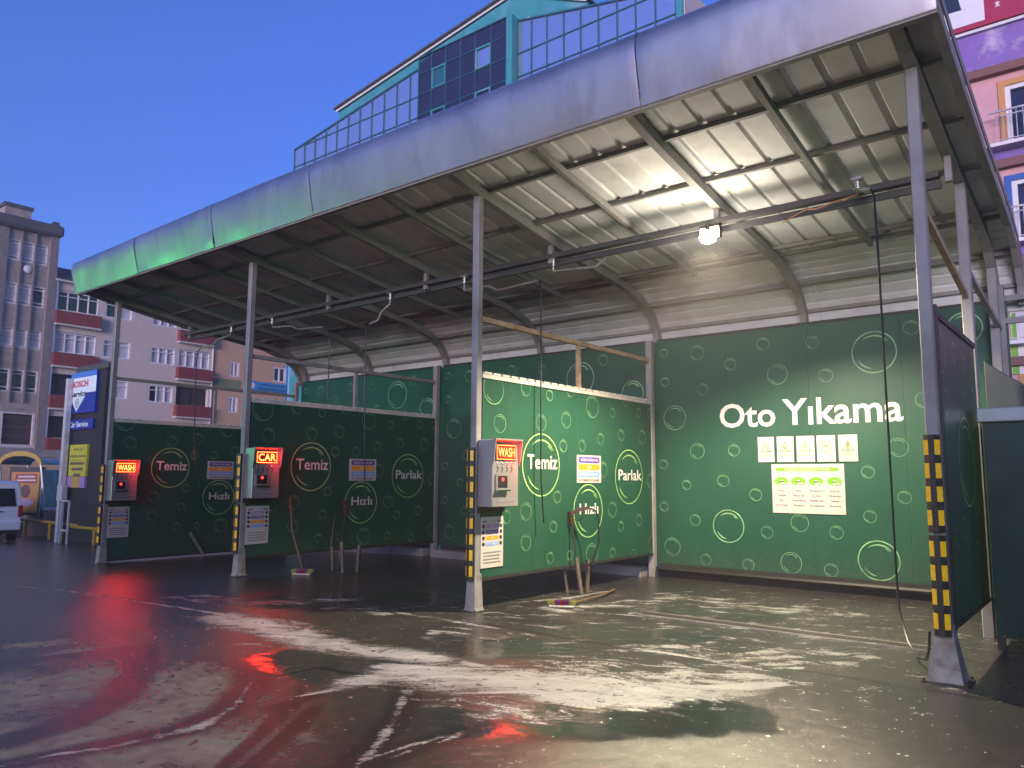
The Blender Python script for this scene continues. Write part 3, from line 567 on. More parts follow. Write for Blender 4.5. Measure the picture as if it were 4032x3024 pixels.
kick = MB().box(-4.66, .05, 4.20, 4.30, .0, .085); kick.tube([(-4.66, 4.16, .13), (0.0, 4.16, .13)], .035, 8)
tag(kick.build('drain_pipe', 'black_rubber'), 'black pipe and skirting along the foot of the lettered rear wall', 'pipe')
for xa, xb, w in ((XP[0]+.1, XP[1]-.1, 'leftmost'), (XP[1]+.1, XP[2]-.1, 'middle')):
    k = thing('kerb', f'pale concrete kerb at the foot of the {w} dim rear wall', 'kerb', ((xa+xb)/2, 4.1, 0)); n = 5
    for i in range(n): bevel(MB().box(xa+(xb-xa)*i/n-(xa+xb)/2+.004, xa+(xb-xa)*(i+1)/n-(xa+xb)/2-.004, -.10, .12, -.2 if w == 'leftmost' else -.05, .14).build('kerb_stone', 'concrete', k), .012)
# ------------------------------------------------------------------ floodlight under the rail
lamp = thing('floodlight', 'lit warm floodlight hanging from the hose rail in the brightest bay', 'lamp', (-2.45, 1.40, 4.33))
MB().box(-.13, .13, .05, .10, -.06, .10, .01).build('housing', 'dark_plastic', lamp)
MB().box(-.11, .11, .036, .049, -.05, .07).build('lens', 'lamp_glass', lamp)
MB().beam((-.1, .09, .03), (-.1, .09, .15), .012, .02).beam((.1, .09, .03), (.1, .09, .15), .012, .02).beam((-.106, .09, .15), (.106, .09, .15), .02, .012).build('bracket', 'dark_plastic', lamp)
MB().lathe([(.03, -.01), (.075, -.035), (.10, -.085), (.08, -.135), (.02, -.16)], 14, (0, 0, .03)).build('bulb', 'lamp_glass', lamp, True)
MB().lathe([(.03, .0), (.03, .09)], 12, (0, 0, .02)).build('lamp_holder', 'dark_plastic', lamp)
for nm, typ, en, loc in (('floodlight_beam', 'SPOT', 2800, (0, -.02, -.15)), ('floodlight_spill', 'SPOT', 105, (0, -.03, -.34))):
    d = bpy.data.lights.new(nm, typ); d.energy = en/EXPO; d.color = (1, .83, .57) if en > 500 else (1, .92, .78); d.shadow_soft_size = .07 if en > 500 else .28
    o = bpy.data.objects.new(nm, d); COL.objects.link(o); o.parent = lamp; o.location = loc
    d.spot_size = math.radians(144 if en > 500 else 166); d.spot_blend = .45; o.rotation_euler = (math.radians(0 if en > 500 else 180), math.radians(-6 if en > 500 else 0), 0)

# ------------------------------------------------------------------ payment machines with red displays
def machine(x, word, label):
    z0 = zg(x) if x < -10 else 0
    t = thing('payment_machine', label, 'payment machine', (x+.05, -.02, z0), 'payment machines on the canopy posts')
    F = .22                                              # front face distance from the partition plane
    bevel(MB().box(.0, F, .0, .48, 1.17, 1.94).build('housing', 'box_steel', t), .008)
    MB().extrude([(F+.001, 1.93), (F+.062, 1.95), (F+.062, 1.935), (F+.001, 1.905)], 'y', -.01, .49).build('visor', 'box_steel', t)
    for ya in (-.01, .478): MB().extrude([(F+.001, 1.90), (F+.060, 1.932), (F+.03, 1.70), (F+.001, 1.63)], 'y', ya, ya+.012).build('visor_side', 'box_steel', t)
    fn = lambda u, w: (F+.003, u, w); d = .006
    D = MB().box(F, F+.012, .055, .425, 1.705, 1.885).build('display', 'dark_plastic', t)
    fn2 = lambda u, w: (F+.016, u, w)
    mb = MB(); rect(mb, .065, .415, 1.713, 1.878, lambda u, w: (F+.0135, u, w)); mb.build('led_field', 'led_dim', D)
    mb = MB(); fit_text(mb, word, .092, .388, 1.742, 1.850, fn2, .0); mb.build('led_lettering', 'led_bright', D)
    mb = MB()
    for a, b_, c, e in ((.065, .415, 1.872, 1.878), (.065, .415, 1.713, 1.719), (.065, .071, 1.719, 1.872), (.409, .415, 1.719, 1.872)): rect(mb, a, b_, c, e, fn2)
    mb.build('led_border', 'led_bright', D)
    for k in range(4):
        for j, zz in enumerate((1.672, 1.655, 1.62)):
            b = MB(); b.lathe([(.010, 0), (.010, .008), (.006, .010)], 10); b.v = [(F+p[2], .09+k*.085+p[0], zz+p[1]) for p in b.v]; b.build('button', 'chrome' if j < 2 else 'dark_plastic', t)
        MB().beam((F+.004, .07+k*.085, 1.565), (F+.004, .105+k*.085, 1.605), .004, .008, (1, 0, 0)).build('selector', 'dark_plastic', t)
    cpn = MB().box(F, F+.022, .05, .27, 1.36, 1.545).build('coin_panel', 'box_steel', t)
    MB().box(F+.0225, F+.026, .075, .245, 1.39, 1.525).build('coin_recess', 'dark_plastic', cpn)
    MB().box(F+.022, F+.05, .045, .275, 1.350, 1.368).build('coin_tray', 'chrome', cpn)
    b = MB(); disc(b, .16, 1.485, .022, lambda u, w: (F+.0275, u, w)); b.build('coin_light', 'led_dot', cpn)
    b = MB(); rect(b, .08, .40, 1.225, 1.245, fn); b.build('maker_plate', 'print_grey', t)
    MB().box(.0, .02, .0, .48, 1.10, 1.169).build('mounting_plate', 'panel_edge', t)
    l = bpy.data.lights.new('display_light', 'SPOT'); l.spot_size = math.radians(110); l.spot_blend = .8; l.shadow_soft_size = .13; l.energy = 42/EXPO; l.color = (1, .02, .015)
    o = bpy.data.objects.new('display_light', l); COL.objects.link(o); o.parent = t; o.location = (F+.07, .24, 1.68); o.rotation_euler = (math.radians(58), 0, math.radians(-112))
    l2 = bpy.data.lights.new('panel_red_fill', 'SPOT'); l2.spot_size = math.radians(150); l2.spot_blend = .9; l2.energy = 24/EXPO; l2.color = (1, .02, .012); l2.shadow_soft_size = .1  # added red lamp off the screen, aimed back to redden the panel
    o = bpy.data.objects.new('panel_red_fill', l2); COL.objects.link(o); o.parent = t; o.location = (F+.28, .30, 1.80); o.rotation_euler = Vector((-.45, 1, -.25)).to_track_quat('-Z', 'Y').to_euler()
    return t
machine(XP[0], 'WASH', 'grey payment machine with red WASH display, leftmost by the street')
machine(XP[1], 'CAR', 'grey payment machine whose red display reads CAR')
machine(XP[2], 'WASH', 'grey payment machine with red WASH display on the brightest partition')

# ------------------------------------------------------------------ notices
def instruction_sign(x, label):
    z0 = zg(x) if x < -10 else 0
    t = thing('instruction_sign', label, 'sign', (x+.041, 0, z0), 'instruction signs under the machines')
    a, b, c, d = .05, .455, .47, 1.05
    MB().box(0, .006, a, b, c, d).build('plate', 'paper_white', t); fn = lambda u, w: (.008, u, w)
    g = MB(); rect(g, a+.03, a+.11, .985, 1.01, fn); rect(g, b-.11, b-.03, .985, 1.01, fn)
    for k in range(4): rect(g, a+.04+.01*(k % 2), b-.04-.012*(k % 3), .635-k*.038, .650-k*.038, fn)
    tag(g.build('small_print', 'print_grey', t), kind='stuff')
    gd = MB()
    for k, (m, txt) in enumerate((('print_violet', 'KÖPÜK'), ('print_purple', 'SOĞUK DURULAMA'), ('print_orange', 'CİLA'), ('print_blue', 'LEKESİZ DURULAMA'))):
        z = .945-k*.068; p = MB(); pill(p, a+.085, b-.085, z-.022, z+.022, fn); p.build('button_print', m, t)
        w = MB(); line_text(w, txt, (a+b)/2, z-.009, .026, lambda u, q: (.010, u, q), .02, .2); w.build('lettering', 'letter_white', t)
        disc(gd, a+.045, z, .024, fn); disc(gd, b-.045, z, .024, fn)
    tag(gd.build('icon_print', 'print_dark', t), kind='stuff')
instruction_sign(XP[0], 'white instruction sign below the leftmost red display')
instruction_sign(XP[1], 'white instruction sign below the machine reading CAR')
instruction_sign(XP[2], 'white instruction sign below the machine on the brightest partition')
def service_sign(x, label):
    t = thing('service_sign', label, 'sign', (x+.041, 0, 0), 'service signs over the word Hızlı')
    a, b, c, d = 2.03, 2.64, 1.44, 1.82; off = .0
    MB().box(0, .006, a, b, c, d).build('plate', 'paper_white', t); fn = lambda u, w: (.008, u, w)
    for k, (m, txt) in enumerate((('print_purple', 'SOĞUK DURULAMA'), ('print_orange', 'CİLA'), ('print_blue', 'LEKESİZ DURULAMA'))):
        z = 1.755-k*.098; p = MB(); pill(p, a+.04, b-.04, z-.04, z+.04, fn); p.build('stripe_print', m, t)
        w = MB(); line_text(w, txt, (a+b)/2, z-.017, .05, lambda u, q: (.010, u, q), .02, .44); w.build('lettering', 'letter_white', t)
    w = MB(); line_text(w, 'BU TABANCA İLE ÇALIŞIR', (a+b)/2, 1.462, .042, fn, .02, .52); w.build('lettering', 'print_dark', t)
service_sign(XP[0], 'dim service sign of purple and orange bars on the leftmost partition')
service_sign(XP[1], 'service sign on the partition behind the CAR display, above Hızlı')
service_sign(XP[2], 'well lit service sign between the words Temiz and Parlak on the brightest partition')
WALLY = 4.340
def wfn(y): return lambda u, w: (u, y, w)
def warn(u0, u1, kind, label, rows):
    c = (u0+u1)/2; t = thing('warning_sign', label, 'warning sign', (c, WALLY, 1.75), 'white warning signs under the wall lettering')
    bevel(MB().box(u0-c, u1-c, -.012, -.001, 0, .365).build('plate', 'paper_white', t), .002); fn = lambda u, w: (u, -.0145, w)
    p = MB(); zc = .215
    if kind == 'smoke':
        ring(p, 0, zc, .072, .012, fn, n=28)
    else:
        tri = [(-.085, .145), (.085, .145), (0, .295)]
        for k in range(3):
            A = Vector(tri[k]); B = Vector(tri[(k+1) % 3]); dd = (B-A).normalized(); nn = Vector((-dd.y, dd.x))*.012
            p.poly([fn(*A), fn(*B), fn(*(B+nn)), fn(*(A+nn))])
    p.build('border_print', 'print_olive', t); g = MB()
    def bar(a, b_, w):
        A = Vector(a); B = Vector(b_); dd = (B-A).normalized(); nn = Vector((-dd.y, dd.x))*w/2; g.poly([fn(*(A-nn)), fn(*(B-nn)), fn(*(B+nn)), fn(*(A+nn))])
    if kind == 'step': bar((-.02, .255), (.03, .175), .016); bar((.02, .17), (.055, .16), .014)
    if kind == 'slip': bar((-.03, .22), (.02, .17), .016); bar((-.02, .19), (.012, .215), .012); bar((.02, .165), (.055, .155), .012); disc(g, -.03, .235, .010, fn)
    if kind == 'volt': g.poly([fn(.008, .262), fn(-.022, .20), fn(.0, .203), fn(-.01, .16), fn(.022, .218), fn(.002, .214)])
    if kind == 'smoke': bar((-.045, .215), (.045, .215), .014); bar((-.05, .265), (.05, .165), .010); bar((.03, .235), (.05, .245), .010)
    if kind == 'mask': disc(g, 0, .222, .022, fn); bar((-.035, .195), (.035, .195), .012); disc(g, -.016, .168, .014, fn); disc(g, .016, .168, .014, fn); bar((0, .235), (0, .262), .02)
    g.build('symbol_print', 'print_olive', t)
    s = MB()
    for k, w in enumerate(rows): rect(s, -w/2, w/2, .112-k*.028, .121-k*.028, fn)
    s.build('caption_print', 'print_olive', t)
warn(-3.07, -2.83, 'step', 'white warning sign at the left end of the five, slanted bar in a triangle', (.08, .18))
warn(-2.79, -2.55, 'slip', 'second white warning sign of the five, slipping figure in a triangle', (.08, .15))
warn(-2.51, -2.26, 'volt', 'middle white warning sign with a lightning bolt in a triangle', (.08, .21))
warn(-2.23, -1.98, 'smoke', 'white sign with a crossed cigarette in a circle', (.15,))
warn(-1.94, -1.69, 'mask', 'white warning sign at the right end of the five, green figure in a triangle', (.17, .21, .09))
po = thing('wash_poster', 'white poster with four green car pictures under the warning signs', 'poster', (-2.38, WALLY, 1.03))
bevel(MB().box(-.5, .5, -.010, -.001, 0, .69).build('plate', 'paper_white', po), .002); fn = lambda u, w: (u, -.012, w); fn2 = lambda u, w: (u, -.014, w); fn3 = lambda u, w: (u, -.016, w)
p = MB(); pill(p, -.44, .43, .59, .64, fn); p.build('header_print', 'print_green', po)
p = MB(); line_text(p, '4 AŞAMADA KUSURSUZ OTO YIKAMA', 0, .602, .036, fn2, .02, .78); p.build('lettering', 'letter_white', po)
cols = [(-.365, 'KÖPÜK', ('Güçlü', 'Temizlik', 'İçin', 'Bol Köpük')), (-.125, 'SOĞUK', ('Etkili', 'Yıkama İçin', 'Yüksek Basınçlı', 'Durulama')), (.12, 'CİLA', ('Parlaklık Ve', 'Su İtme', 'Özelliği Olan', 'Cila Uygulaması')), (.365, 'LEKESİZ', ('Kireç İzi', 'Olmaksızın', 'Lekesiz', 'Durulama'))]
tx = MB(); cl = MB()
for u, h, ls in cols:
    p = MB(); disc(p, u, .45, .10, fn, 20, .06); p.build('oval_print', 'print_green', po)
    disc(cl, u+.03, .405, .05, fn2, 14, .026); disc(cl, u+.005, .458, .026, fn2, 10, .012); disc(cl, u-.075, .49, .012, fn2, 8)
    p = MB(); rect(p, u-.03, u+.034, .440, .449, fn3); disc(p, u-.014, .441, .008, fn3, 8); disc(p, u+.02, .441, .008, fn3, 8); p.build('car_print', 'print_dark', po)
    line_text(tx, h, u+.045, .395, .025, fn3, .01, .1)
    for k, s in enumerate(ls): line_text(tx, s, u, .305-k*.068, .037, fn, .01, .2)
cl.build('cloud_print', 'paper_white', po); tag(tx.build('lettering', 'print_dark', po), kind='stuff')

# ------------------------------------------------------------------ rubber column guards with yellow reflectors
def guard(x, label, w=.054):
    z0 = (zg(x) if x < -10 else 0)
    t = thing('column_guard', label, 'column guard', (x, -.065, z0+.34), 'black and yellow column guards'); d = .05
    for s in range(2):
        zb = s*.765
        MB().prism([(-w*.9, 0), (-w*.9, -.02), (-w*.28, -d), (w*.28, -d), (w*.9, -.02), (w*.9, 0)], zb+.004, zb+.745).build('rubber_body', 'black_rubber', t)
        for k in range(5): 
            zz = zb+.006+k*.178; MB().prism([(-w*.93, .0), (-w*.93, -.024), (-w*.29, -d-.006), (w*.29, -d-.006), (w*.93, -.024), (w*.93, 0)], zz, zz+.028).build('rib', 'black_rubber', t)
    for sd in (-1, 1):
        A = Vector((sd*w*.86, -.0245)); B = Vector((sd*w*.30, -d+.002)); nn = Vector((sd*(d-.02), -w*.62)).normalized()*.004
        for k in range(8):
            z = .055+k*.178+(.055 if k > 3 else 0); a = A+nn; b = B+nn
            MB().plate([(a.x, a.y, z), (b.x, b.y, z), (b.x, b.y, z+.115), (a.x, a.y, z+.115)], (nn.x*.6, nn.y*.6, 0)).build('reflector', 'yellow_reflector', t)
    return t
guard(XP[0], 'black and yellow guard on the leftmost post, by the street')
guard(XP[1], 'black and yellow guard on the post beside the CAR display')
guard(XP[2], 'black and yellow guard on the centre post beside the brightest partition')
guard(XP[3], 'largest black and yellow guard, on the right end post', .062)

# ------------------------------------------------------------------ hose arms under the rail
def arm(label, pts, hose, bracket):
    t = thing('hose_arm', label, 'hose arm', bracket, 'hose arms under the rail'); B = Vector(bracket); L = lambda p: tuple(Vector(p)-B)
    MB().lathe([(.05, .0), (.05, .012), (.025, .014), (.025, .10)], 12, (0, 0, -.11)).box(-.05, .05, -.04, .04, -.012, .01).build('swivel', 'galvanised', t, True)
    MB().tube([L(p) for p in pts], .017, 8).build('arm_tube', 'galvanised', t, True)
    if hose: MB().tube([L(p) for p in hose], .011, 6).build('hose', 'hose_black', t, True)
arm('hose arm leaning over the street end, its hose sagging in front of the flats', [(-12.52, 1.5, 4.34), (-12.57, 1.5, 4.27), (-12.9, 1.45, 4.22), (-13.05, 1.42, 4.12), (-13.45, 1.4, 4.10)], [(-13.45, 1.4, 4.10), (-13.55, 1.4, 4.03), (-13.59, 1.4, 3.85), (-13.59, 1.4, 3.2), (-13.57, 1.45, 1.9), (-13.6, 1.7, 1.0)], (-12.52, 1.5, 4.44))
arm('level hose arm between the two leftmost bays, pale in the dark', [(-11.15, 1.5, 4.36), (-11.13, 1.5, 4.26), (-10.55, 1.5, 4.22), (-10.34, 1.5, 4.13), (-9.62, 1.5, 4.09)], [(-9.62, 1.5, 4.09), (-9.47, 1.5, 4.03), (-9.44, 1.5, 3.8), (-9.44, 1.5, 2.85)], (-11.15, 1.5, 4.44))
arm('steeply dropping hose arm left of the centre post', [(-7.93, 1.5, 4.36), (-7.94, 1.5, 4.26), (-8.1, 1.48, 4.16), (-8.17, 1.46, 4.02), (-8.36, 1.45, 3.98)], [(-8.36, 1.45, 3.98), (-8.43, 1.45, 3.9), (-8.44, 1.45, 3.3), (-8.42, 1.5, 1.3), (-8.45, 1.6, .9)], (-7.93, 1.5, 4.44))
arm('hose arm reaching behind the centre post to the brightest partition', [(-6.28, 1.45, 4.34), (-6.27, 1.44, 4.22), (-5.83, 1.35, 4.2), (-5.68, 1.32, 4.17), (-5.5, 1.28, 4.08), (-4.66, 1.10, 4.05)], [(-4.66, 1.10, 4.05), (-4.63, 1.09, 4.0), (-4.62, 1.09, 3.7), (-4.615, 1.09, 1.5), (-4.60, 1.13, .95)], (-6.28, 1.45, 4.44))
arm('short bent hose arm just right of the centre post', [(-4.71, 1.5, 4.38), (-4.71, 1.5, 4.27), (-4.04, 1.5, 4.22), (-3.88, 1.5, 4.30)], None, (-4.71, 1.5, 4.44))
arm('hose arm in the brightest bay with its black hose looping to the right post', [(-.72, 1.05, 4.40), (-.70, 1.05, 4.34), (-.60, 1.03, 4.30)], [(-.60, 1.03, 4.30), (-.565, 1.0, 4.22), (-.555, 1.0, 3.6), (-.55, 1.0, 2.2), (-.545, 1.0, .62), (-.52, .93, .34), (-.42, .74, .12), (-.30, .48, .05), (-.18, .2, .10), (-.12, .02, .22), (-.10, -.03, .36)], (-.72, 1.05, 4.44))
rl(MB().box(-.76, -.68, 1.0, 1.46, 4.42, 4.445), 'outrigger', 'galvanised')
tag(MB().tube([(-1.62, 1.5, 4.30), (-1.5, 1.52, 4.36), (-1.36, 1.5, 4.40), (-1.25, 1.48, 4.375), (-1.1, 1.47, 4.40), (-.82, 1.46, 4.43)], .007, 5).build('lamp_cable', 'copper_cable'), 'thin copper coloured cable strung along the rail right of the lit lamp', 'cable')

# ------------------------------------------------------------------ lance holders, spray guns and brushes
def holder(base, tubes, label):
    t = thing('lance_holder', label, 'lance holder', (*base, 0), 'lance holders on the bay floor')
    for a, b, r in tubes: MB().tube([a, b], r, 10).build('holder_tube', 'worn_tube', t, True)
    return t
holder((-4.45, 1.82), [((-.05, 0, 0), (-.145, .02, .47), .030), ((-.28, .02, 0), (-.38, .06, .42), .024), ((-.16, .30, 0), (-.17, .34, .42), .030)], 'worn steel lance holder below the word Hızlı in the brightest bay')
holder((-8.75, 1.35), [((.1, -.05, 0), (-.02, .0, .47), .030), ((-.34, .1, 0), (-.42, .12, .42), .024), ((.12, .22, 0), (.12, .25, .42), .034)], 'shadowed steel lance holder in the bay behind the centre post')
def gun(loc, m, label, hose, flip=1):
    t = thing('spray_gun', label, 'spray gun', loc, 'high pressure spray guns in their holders')
    MB().tube([(0, 0, .0), (-.075*flip, .01, .46)], .012, 8).build('lance', 'dark_plastic', t, True)
    b = MB(); b.beam((-.085*flip, .0, .43), (-.10*flip, .0, .60), .045, .05, (0, 1, 0)); b.beam((-.09*flip, .0, .57), (.04*flip, .06, .64), .035, .045); b.build('gun_body', m, t)
    MB().beam((.03*flip, .05, .635), (.13*flip, .12, .655), .03, .04).build('grip', m, t)
    MB().tube([(-.06*flip, .01, .50), (.03*flip, .05, .49), (.055*flip, .06, .53), (.04*flip, .06, .60)], .007, 6).build('trigger_guard', m, t, True)
    MB().tube(hose, .011, 6).build('hose', 'hose_black', t, True)
mat('gun_brown', (.055, .022, .017), .4, 0, .2, 9)
gun((-4.59, 1.84, .46), 'gun_brown', 'brown spray gun standing in the holder of the brightest bay', [(.13, .12, .655), (.19, .17, .62), (.22, .20, .5), (.22, .2, .2), (.14, .16, -.05), (.0, .1, -.17), (-.12, .05, -.15), (-.17, .02, -.02)])
gun((-8.77, 1.35, .46), 'gun_brown', 'dark spray gun standing in the holder behind the centre post', [(-.13, .12, .655), (-.20, .15, .60), (-.24, .16, .45), (-.22, .15, .1), (-.2, .12, -.2), (-.1, .05, -.42)], -1)
def cone(loc, label):
    t = thing('foam_lance', label, 'lance', loc, 'cone nozzled lances in the holders')
    MB().tube([(0, 0, 0), (.02, 0, .12), (.05, .01, .5)], .05, 10, .008).build('nozzle', 'hose_black', t, True)
    MB().tube([(0, 0, -.02), (.0, 0, .02)], .052, 10).build('collar', 'dark_plastic', t)
cone((-4.83, 1.88, .40), 'black cone shaped lance beside the brown spray gun')
cone((-9.17, 1.47, .40), 'black cone shaped lance in the bay behind the centre post')
def brush(loc, rz, label, handle):
    t = thing('wash_brush', label, 'brush', loc, 'bristle wash brushes', rz)
    bevel(MB().box(-.15, .15, -.045, .045, .0, .018).build('block', 'cap_white', t), .004)
    r3 = random.Random(5)
    for m, a, b_ in (('brush_yellow', -.155, -.07), ('brush_purple', -.07, -.02), ('brush_red', -.02, .03), ('brush_purple', .03, .08), ('brush_yellow', .08, .155)):
        mb = MB()
        for k in range(90):
            x = r3.uniform(a, b_); y = r3.uniform(-.045, .045); dx, dy = r3.uniform(-.02, .02)+x*.12, r3.uniform(-.02, .02)+y*.3; h = r3.uniform(.05, .075)
            mb.poly([(x-.004, y, .023), (x+.004, y, .023), (x+dx, y+dy, .023+h)])
        tag(mb.build('bristles', m, t), kind='stuff')
    MB().tube(handle, .013, 8).build('handle', 'wood_handle', t, True)
brush((-4.14, .86, .005), .55, 'yellow, red and purple brush lying on the floor of the brightest bay', [(.10, .02, .04), (.45, .75, .035), (.62, 1.35, .03)])
brush((-8.92, .73, .005), .5, 'yellow and red brush standing with its handle against a dim partition', [(.0, .02, .05), (-.28, .18, .65), (-.42, .36, 1.14)])
tag(MB().tube([(-13.98, 2.0, zg(-14)+.02), (-14.03, 1.70, .36)], .028, 8).build('grey_pole', 'galvanised'), 'short grey pole leaning at the foot of the leftmost partition', 'pole')
# ------------------------------------------------------------------ floor drain
dr = thing('floor_drain', 'long grated floor drain crossing the brightest bay', 'drain', (-1.75, 1.16, 0), rz=.012)
MB().box(-1.5, 1.42, -.115, -.092, -.03, .007).box(-1.5, 1.42, .092, .115, -.03, .007).build('frame', 'galvanised', dr)
rect_m = MB(); rect_m.poly([(-1.5, -.092, .0035), (1.42, -.092, .0035), (1.42, .092, .0035), (-1.5, .092, .0035)]); rect_m.build('channel', 'hose_black', dr)
g = MB()
for k in range(58): g.box(-1.49+k*.05, -1.465+k*.05, -.09, .09, .004, .0065)
tag(g.build('grate_bars', 'iron', dr), kind='stuff')

# ------------------------------------------------------------------ dark enclosure at the right end
mat('enclosure_dark', (.007, .034, .026), .35, 0, .2, 4, .03)
mat('ledge_metal', (.38, .43, .45), .35, .3, .08, 4)
mat('cabinet_grey', (.035, .045, .05), .45, 0, .12, 4)
en = thing('equipment_enclosure', 'dark equipment enclosure with pale metal ledge beside the right end partition', 'enclosure', (2.0, 1.5, 0))
for k in range(4): bevel(MB().box(-1.86+k*.95, -1.86+(k+1)*.95-.006, .02, .05, .12, 2.03).build('panel', 'enclosure_dark', en), .004)
MB().box(-1.86, 1.94, .052, 2.6, .12, 2.03).build('body', 'enclosure_dark', en)
for x in (-1.83, .0, 1.9): MB().box(x-.03, x+.03, .03, .09, 0, .119).build('leg', 'panel_edge', en)
bevel(MB().box(-1.90, 1.98, -.03, 2.62, 2.035, 2.165).build('ledge', 'ledge_metal', en), .01)
cb = thing('grey_cabinet', 'dark grey sloping cabinet standing on the pale ledge at the right', 'cabinet', (.28, 2.55, 2.165))
b = MB(); b.extrude([(-.20, 0), (.12, 0), (.12, .30), (-.02, .40), (-.20, .56)], 'y', -.2, .35); bevel(b.build('cabinet_body', 'cabinet_grey', cb), .008)
MB().box(-.16, .12, -.212, -.2, .04, .30).build('cabinet_door', 'cabinet_grey', cb)
# ------------------------------------------------------------------ buildings
mat('stone_grey', (.30, .265, .235), .8, 0, .2, 3, .2, 20)
mat('stone_dark', (.20, .175, .16), .8, 0, .2, 3, .2, 20)
mat('cornice_dark', (.075, .075, .08), .7, 0, .2, 3)
mat('frame_white', (.72, .71, .70), .45, 0, .05, 5)
mat('beige_render', (.58, .51, .44), .85, 0, .07, 6, .15, 60, dirt=(.50, .44, .38), dirt_amt=.4, dscale=.6)
mat('balcony_red', (.20, .035, .03), .7, 0, .1, 5, .1, 50)
mat('pale_trim', (.55, .50, .48), .8, 0, .1, 5)
mat('orange_render', (.58, .38, .23), .85, 0, .07, 4, .15, 60, dirt=(.5, .34, .22), dirt_amt=.4, dscale=.6)
mat('roof_brown', (.05, .035, .035), .8, 0, .2, 8)
mat('dark_room', (.018, .014, .012), .6, 0, .3, 2)
mat('curtain', (.50, .50, .52), .8, 0, .15, 3, stretch=(6, 6, .3))
mat('shutter_brown', (.045, .03, .02), .55, 0, .2, 8, stretch=(1, 1, 14))
mat('pane_dark', (.02, .022, .026), .08, 0, .3, 2, spec=.8)
mat('teal_paint', (.035, .27, .30), .6, 0, .12, 1.5, .05, dirt=(.5, .58, .60), dirt_amt=.35, dscale=.5)
mat('teal_frame', (.02, .13, .17), .4, .2, .1, 3)
mat('mirror_glass', (.86, .91, 1.0), .04, .92, .03, .7)
mat('dark_glass', (.020, .024, .055), .10, 0, .25, .9, spec=.6)
mat('pink_render', (.62, .35, .36), .8, 0, .07, 3, .1, 50)
mat('purple_paint', (.22, .14, .42), .7, 0, .14, 3, .1, 30, dirt=(.62, .58, .66), dirt_amt=.9, dscale=1.1)
mat('purple_plain', (.22, .14, .42), .7, 0, .12, 3)
mat('brown_band', (.20, .10, .085), .75, 0, .12, 4)
mat('ochre_trim', (.56, .28, .10), .7, 0, .1, 5)
mat('sky_blue_sign', (.03, .30, .62), .45, 0, .06, 3)
mat('crimson', (.36, .015, .06), .5, 0, .06, 3)
mat('sign_white', (.74, .74, .76), .45, 0, .04, 3)
mat('blue_trim', (.02, .10, .38), .5, 0, .1, 3)
mat('pylon_dark', (.035, .028, .03), .5, 0, .15, 3)
mat('pylon_blue', (.012, .035, .30), .35, 0, .06, 4)
mat('pylon_stripe', (.06, .22, .62), .35, 0, .06, 4)
mat('pylon_white', (.80, .88, .90), .35, 0, .04, 4)
mat('letter_red', (.55, .015, .02), .4, 0, .05, 4)
mat('board_yellow', (.62, .58, .05), .5, 0, .06, 4)
mat('board_tan', (.60, .36, .08), .5, 0, .08, 4)
mat('barrier_yellow', (.50, .29, .02), .45, 0, .12, 6)
mat('pole_white', (.60, .58, .60), .4, .1, .12, 6)
mat('low_wall_tan', (.32, .20, .13), .8, 0, .15, 3, .2, 30)
mat('poster_orange', (.55, .20, .03), .4, 0, .15, 3)
mat('poster_red', (.34, .015, .02), .4, 0, .1, 4)
mat('clear_panel', (.30, .31, .33), .15, .2, .3, 2)
mat('van_white', (.72, .73, .76), .28, 0, .03, 2, coat=.5)
mat('tail_red', (.25, .008, .012), .2, 0, .1, 6)
mat('tyre', (.02, .02, .02), .8, 0, .2, 9)

def window_x(parent, X, y0, y1, z0, z1, cols=1, transom=None, low=None, glass='pane_dark', curtain=None, fw=.07, rec=.12, surround=None):
    """window in a facade facing +X; built in the parent's space"""
    b = MB().box(X-rec, X+.02, y0, y0+fw, z0, z1).box(X-rec, X+.02, y1-fw, y1, z0, z1).box(X-rec, X+.02, y0+fw, y1-fw, z1-fw, z1).box(X-rec, X+.035, y0+fw, y1-fw, z0, z0+fw)
    for k in range(1, cols): yy = y0+(y1-y0)*k/cols; b.box(X-rec+.01, X, yy-fw*.45, yy+fw*.45, z0+fw, z1-fw)
    for t in (transom, low):
        if t: b.box(X-rec+.012, X-.002, y0+fw, y1-fw, z0+(z1-z0)*t-fw*.4, z0+(z1-z0)*t+fw*.4)
    w = b.build('window', 'frame_white', parent)
    for k in range(cols):
        a = y0+fw+(y1-y0-2*fw)*k/cols; c = y0+fw+(y1-y0-2*fw)*(k+1)/cols
        MB().box(X-rec-.02, X-rec+.006, a, c, z0+fw, z1-fw).build('pane', curtain if (curtain and rnd.random() < .8) else glass, w)
    return w
def opening_wall_x(X, y0, y1, z0, z1, holes, depth=.35):
    """wall facing +X with rectangular holes cut out, as a grid of blocks"""
    ys_ = sorted({y0, y1, *[h[0] for h in holes], *[h[1] for h in holes]}); zs_ = sorted({z0, z1, *[h[2] for h in holes], *[h[3] for h in holes]})
    ys_ = [y for y in ys_ if y0 <= y <= y1]; zs_ = [z for z in zs_ if z0 <= z <= z1]; b = MB()
    for a, c in zip(ys_[:-1], ys_[1:]):
        run = None
        for d, e in zip(zs_[:-1], zs_[1:]):
            m = ((a+c)/2, (d+e)/2); hole = any(h[0] < m[0] < h[1] and h[2] < m[1] < h[3] for h in holes)
            if hole:
                if run: b.box(X-depth, X, a, c, run[0], run[1]); run = None
            else: run = (run[0], e) if run else (d, e)
        if run: b.box(X-depth, X, a, c, run[0], run[1])
    return b
